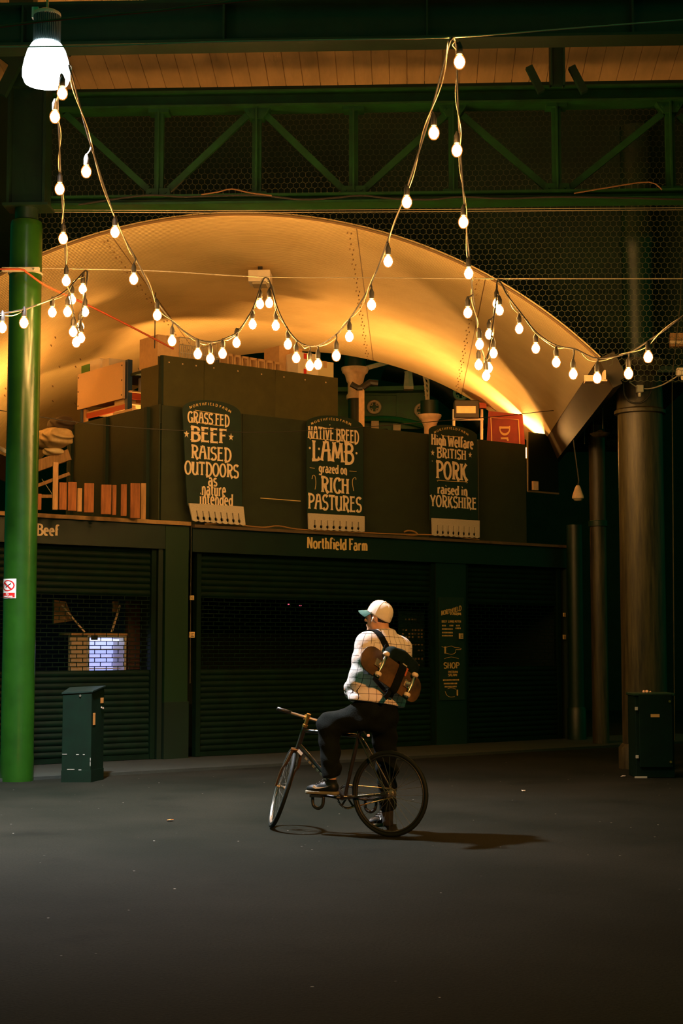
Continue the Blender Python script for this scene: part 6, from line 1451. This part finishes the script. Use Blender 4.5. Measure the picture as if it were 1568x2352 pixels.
padL = PDL+bl_*.055
shoe(padL-bf_*.185, bf_, padL[2]+.012, LA-Z_*.04, 1, 'l')
hr = at_z(893, 1893, 0); fr = -.62*R_-.785*H_
shoe(hr-fr*.02+H_*.0, fr, .0, RA-Z_*.03, 1, 'r')
b = MB(); b.tube([RA+(RK-RA)*.25, RA-Z_*.02, RA-Z_*.06], [.050, .043, .045], 14); b.build('sock', mat('dark_sock', (.012,.012,.012), .95), pers, True)
o = MB(); ep = HC+hf*.008-Z_*.004+hl*.088; o.lathe(ep, [(.004, -.008), (.009, -.004), (.009, .004), (.004, .008)], 12, hl); o.tube([ep+hl*.005, ep+hl*.006+hf*.010-Z_*.026], [.0045, .0035], 8); o = o.build('earbud', WHITE, smooth=True); tag(o, "white wireless earbud in the cyclist's ear", 'earbud')

# ------------------------------------------------------------------ backpack and skateboard
PM = (PH+PN)/2
def TP(px, py, off): return on_plane(px, py, PM+nbk*off, nbk)
al = math.radians(29); ba = e1*math.cos(al)-Z_*math.sin(al); bp_ = e1*math.sin(al)+Z_*math.cos(al)
PACK = mat('black_canvas', (.0035,.006,.006), .9, 0, .2, 30, .2, 120, spec=.12); PACKG = mat('dark_green_canvas', (.003,.011,.010), .9, 0, .2, 30, .2, 120, spec=.12)
bc = TP(912, 1535, .195)
pk = thing('backpack', 'black messenger backpack slung across the white jacket', 'backpack', bc)
def pack_sdf(p):
    d = rbox(p, bc, (ba, bp_, nbk), (.165, .125, .055), .045); q = p-bc
    return d+.004*np.sin(q@ba*38+q@bp_*21)
v, q = surfnet(pack_sdf, bc-.27, bc+.27, .009); mesh_obj('bag_body', v, q, PACK, pk)
fc_ = bc+bp_*.075+nbk*.012
def flap_sdf(p):
    q = p-fc_; c = fc_-bp_*(1.3*np.maximum(0, np.abs(q@ba)-.0)**2)[:, None]*1.0
    d = rbox(p+bp_*(1.2*(q@ba)**2)[:, None], fc_, (ba, bp_, nbk), (.175, .068, .060), .04)
    return d+.003*np.sin(q@ba*44)
v, q = surfnet(flap_sdf, fc_-.27, fc_+.27, .009); fl_ = mesh_obj('flap', v, q, PACKG, pk)
b = MB(); lc = fc_-bp_*.045+nbk*.062+ba*.0
b.box(lc, (.05, .010, .003), (ba, bp_, nbk)); b.build('zip_pull', GALV, fl_)
def ribbon(pts, width, name, mt, parent, nrm=None, th=.006):
    P = smooth_path(pts, 6); b = MB(); n = len(P)
    for i in range(n):
        d = P[min(i+1, n-1)]-P[max(i-1, 0)]; d /= np.linalg.norm(d); nn = nrm[min(i//6, len(nrm)-1)] if isinstance(nrm, list) else nrm
        s_ = np.cross(nn, d); s_ /= np.linalg.norm(s_); u_ = np.cross(d, s_)
        b.v += [tuple(P[i]+s_*width/2), tuple(P[i]-s_*width/2), tuple(P[i]-s_*width/2+u_*th), tuple(P[i]+s_*width/2+u_*th)]
    for i in range(n-1):
        k = 4*i; b.f += [(k, k+4, k+5, k+1), (k+1, k+5, k+6, k+2), (k+2, k+6, k+7, k+3), (k+3, k+7, k+4, k)]
    b.f += [(0, 1, 2, 3), (4*n-4, 4*n-1, 4*n-2, 4*n-3)]
    return b.build(name, mt, parent, 50)
def on_jacket(p, dirn, lift=.006):              # walk from outside to the cloth along dirn
    p = np.array(p, float); dirn = np.array(dirn, float)/np.linalg.norm(dirn)
    for _ in range(60):
        dd = float(jacket_sdf(p[None])[0]); p = p+dirn*max(dd*.7, -.02)
        if abs(dd) < .001: break
    return p-dirn*lift
axs = PN-Z_*.02-e1*.095
arc_pts, arc_n = [], []
for k in range(9):
    t = math.radians(-12+k*24); nn = nbk*math.cos(t)+Z_*math.sin(t)
    arc_pts.append(on_jacket(axs-e1*.008*k-Z_*.06+nn*.30, -nn)); arc_n.append(nn)
s0 = [TP(900, 1500, .19), TP(886, 1489, .178)]
ribbon(s0+arc_pts, .062, 'shoulder_strap', PACK, pk, [nbk, nbk]+arc_n, .005)
ribbon([TP(857, 1556, .165), TP(872, 1574, .180), TP(888, 1592, .185), TP(902, 1600, .19)], .035, 'lower_strap', BLACK, pk, nbk)
ribbon([TP(866, 1553, .165), TP(846, 1545, .14), PM-e1*.235-Z_*.03+nbk*.05], .03, 'waist_strap', BLACK, pk, [nbk, nbk-e1*.3, nbk-e1])
# skateboard strapped to the bag, wheels outward
SK = TP(902, 1549, .295); skb = thing('skateboard', 'worn wooden skateboard strapped diagonally across the backpack, wheels outward', 'skateboard', SK)
def dk(x, y, z): return SK+ba*x+bp_*y+nbk*z
def kick(x): k = max(0, abs(x)-.245); return -1.9*k*k*.9-(.05*k)
nx, ny = 60, 12; b = MB(); HL, HW = .340, .102
for lay in (0, 1):
    for i in range(nx+1):
        x = -HL+2*HL*i/nx; e = max(0, (abs(x)-(HL-HW*1.05))/(HW*1.05)); w = HW*math.sqrt(max(0.0, 1-min(1, e)**2.3))
        w = max(w, .002)
        for j in range(ny+1):
            y = -w+2*w*j/ny; b.v.append(tuple(dk(x, y, kick(x)-.006*(y/HW)**2-.011*lay)))
o2 = (nx+1)*(ny+1)
for i in range(nx):
    for j in range(ny):
        k = i*(ny+1)+j; b.f.append((k, k+ny+1, k+ny+2, k+1)); b.f.append((o2+k, o2+k+1, o2+k+ny+2, o2+k+ny+1))
    for j in (0, ny):
        k = i*(ny+1)+j; b.f.append((k, o2+k, o2+k+ny+1, k+ny+1) if j == 0 else (k, k+ny+1, o2+k+ny+1, o2+k))
for i in (0, nx):
    for j in range(ny):
        k = i*(ny+1)+j; b.f.append((k, k+1, o2+k+1, o2+k) if i == 0 else (k, o2+k, o2+k+1, k+1))
b.build('deck', mat('worn_maple', (.135,.070,.020), .7, 0, color2=(.020,.013,.007), scale=5.0), skb, 50)
for xt in (-.170, .170):
    b = MB(); b.box(dk(xt, 0, .008), (.085, .056, .012), (ba, bp_, nbk)); b.tube([dk(xt-.02*np.sign(xt), 0, .012), dk(xt, 0, .045)], [.022, .016], 10); b.tube([dk(xt, -.062, .046), dk(xt, 0, .050), dk(xt, .062, .046)], [.009, .017, .009], 10); b.tube([dk(xt, -.108, .046), dk(xt, .108, .046)], .004, 8); tk = b.build('truck', CHROME, skb, 45)
    for s_ in (1, -1):
        b = MB(); b.lathe(dk(xt, .070*s_, .046), [(.014, 0), (.022, .003), (.027, .010), (.027, .024), (.021, .032), (.010, .033)], 24, bp_*s_); b.build('wheel', mat('urethane', (.72,.60,.45), .5), tk, 40)
ribbon([dk(.06, -.128, -.06), dk(.055, -.118, -.005), dk(.055, -.09, .014), dk(.055, 0, .016), dk(.055, .09, .014), dk(.055, .118, -.005), dk(.06, .125, -.05)], .075, 'carry_strap', PACK, pk, [-bp_, nbk-bp_, nbk, nbk, nbk, nbk+bp_, bp_], .004)
ribbon([dk(.035, -.122, -.01), dk(.030, -.15, .0), dk(.015, -.20, .0)], .042, 'strap_end', PACK, pk, nbk, .004)
b = MB(); tc_ = TP(929, 1541, .30); b.box(tc_, (.055, .065, .004), (ba, bp_, nbk)); tg = b.build('red_patch', mat('red_patch', (.45,.10,.04), .7), pk)
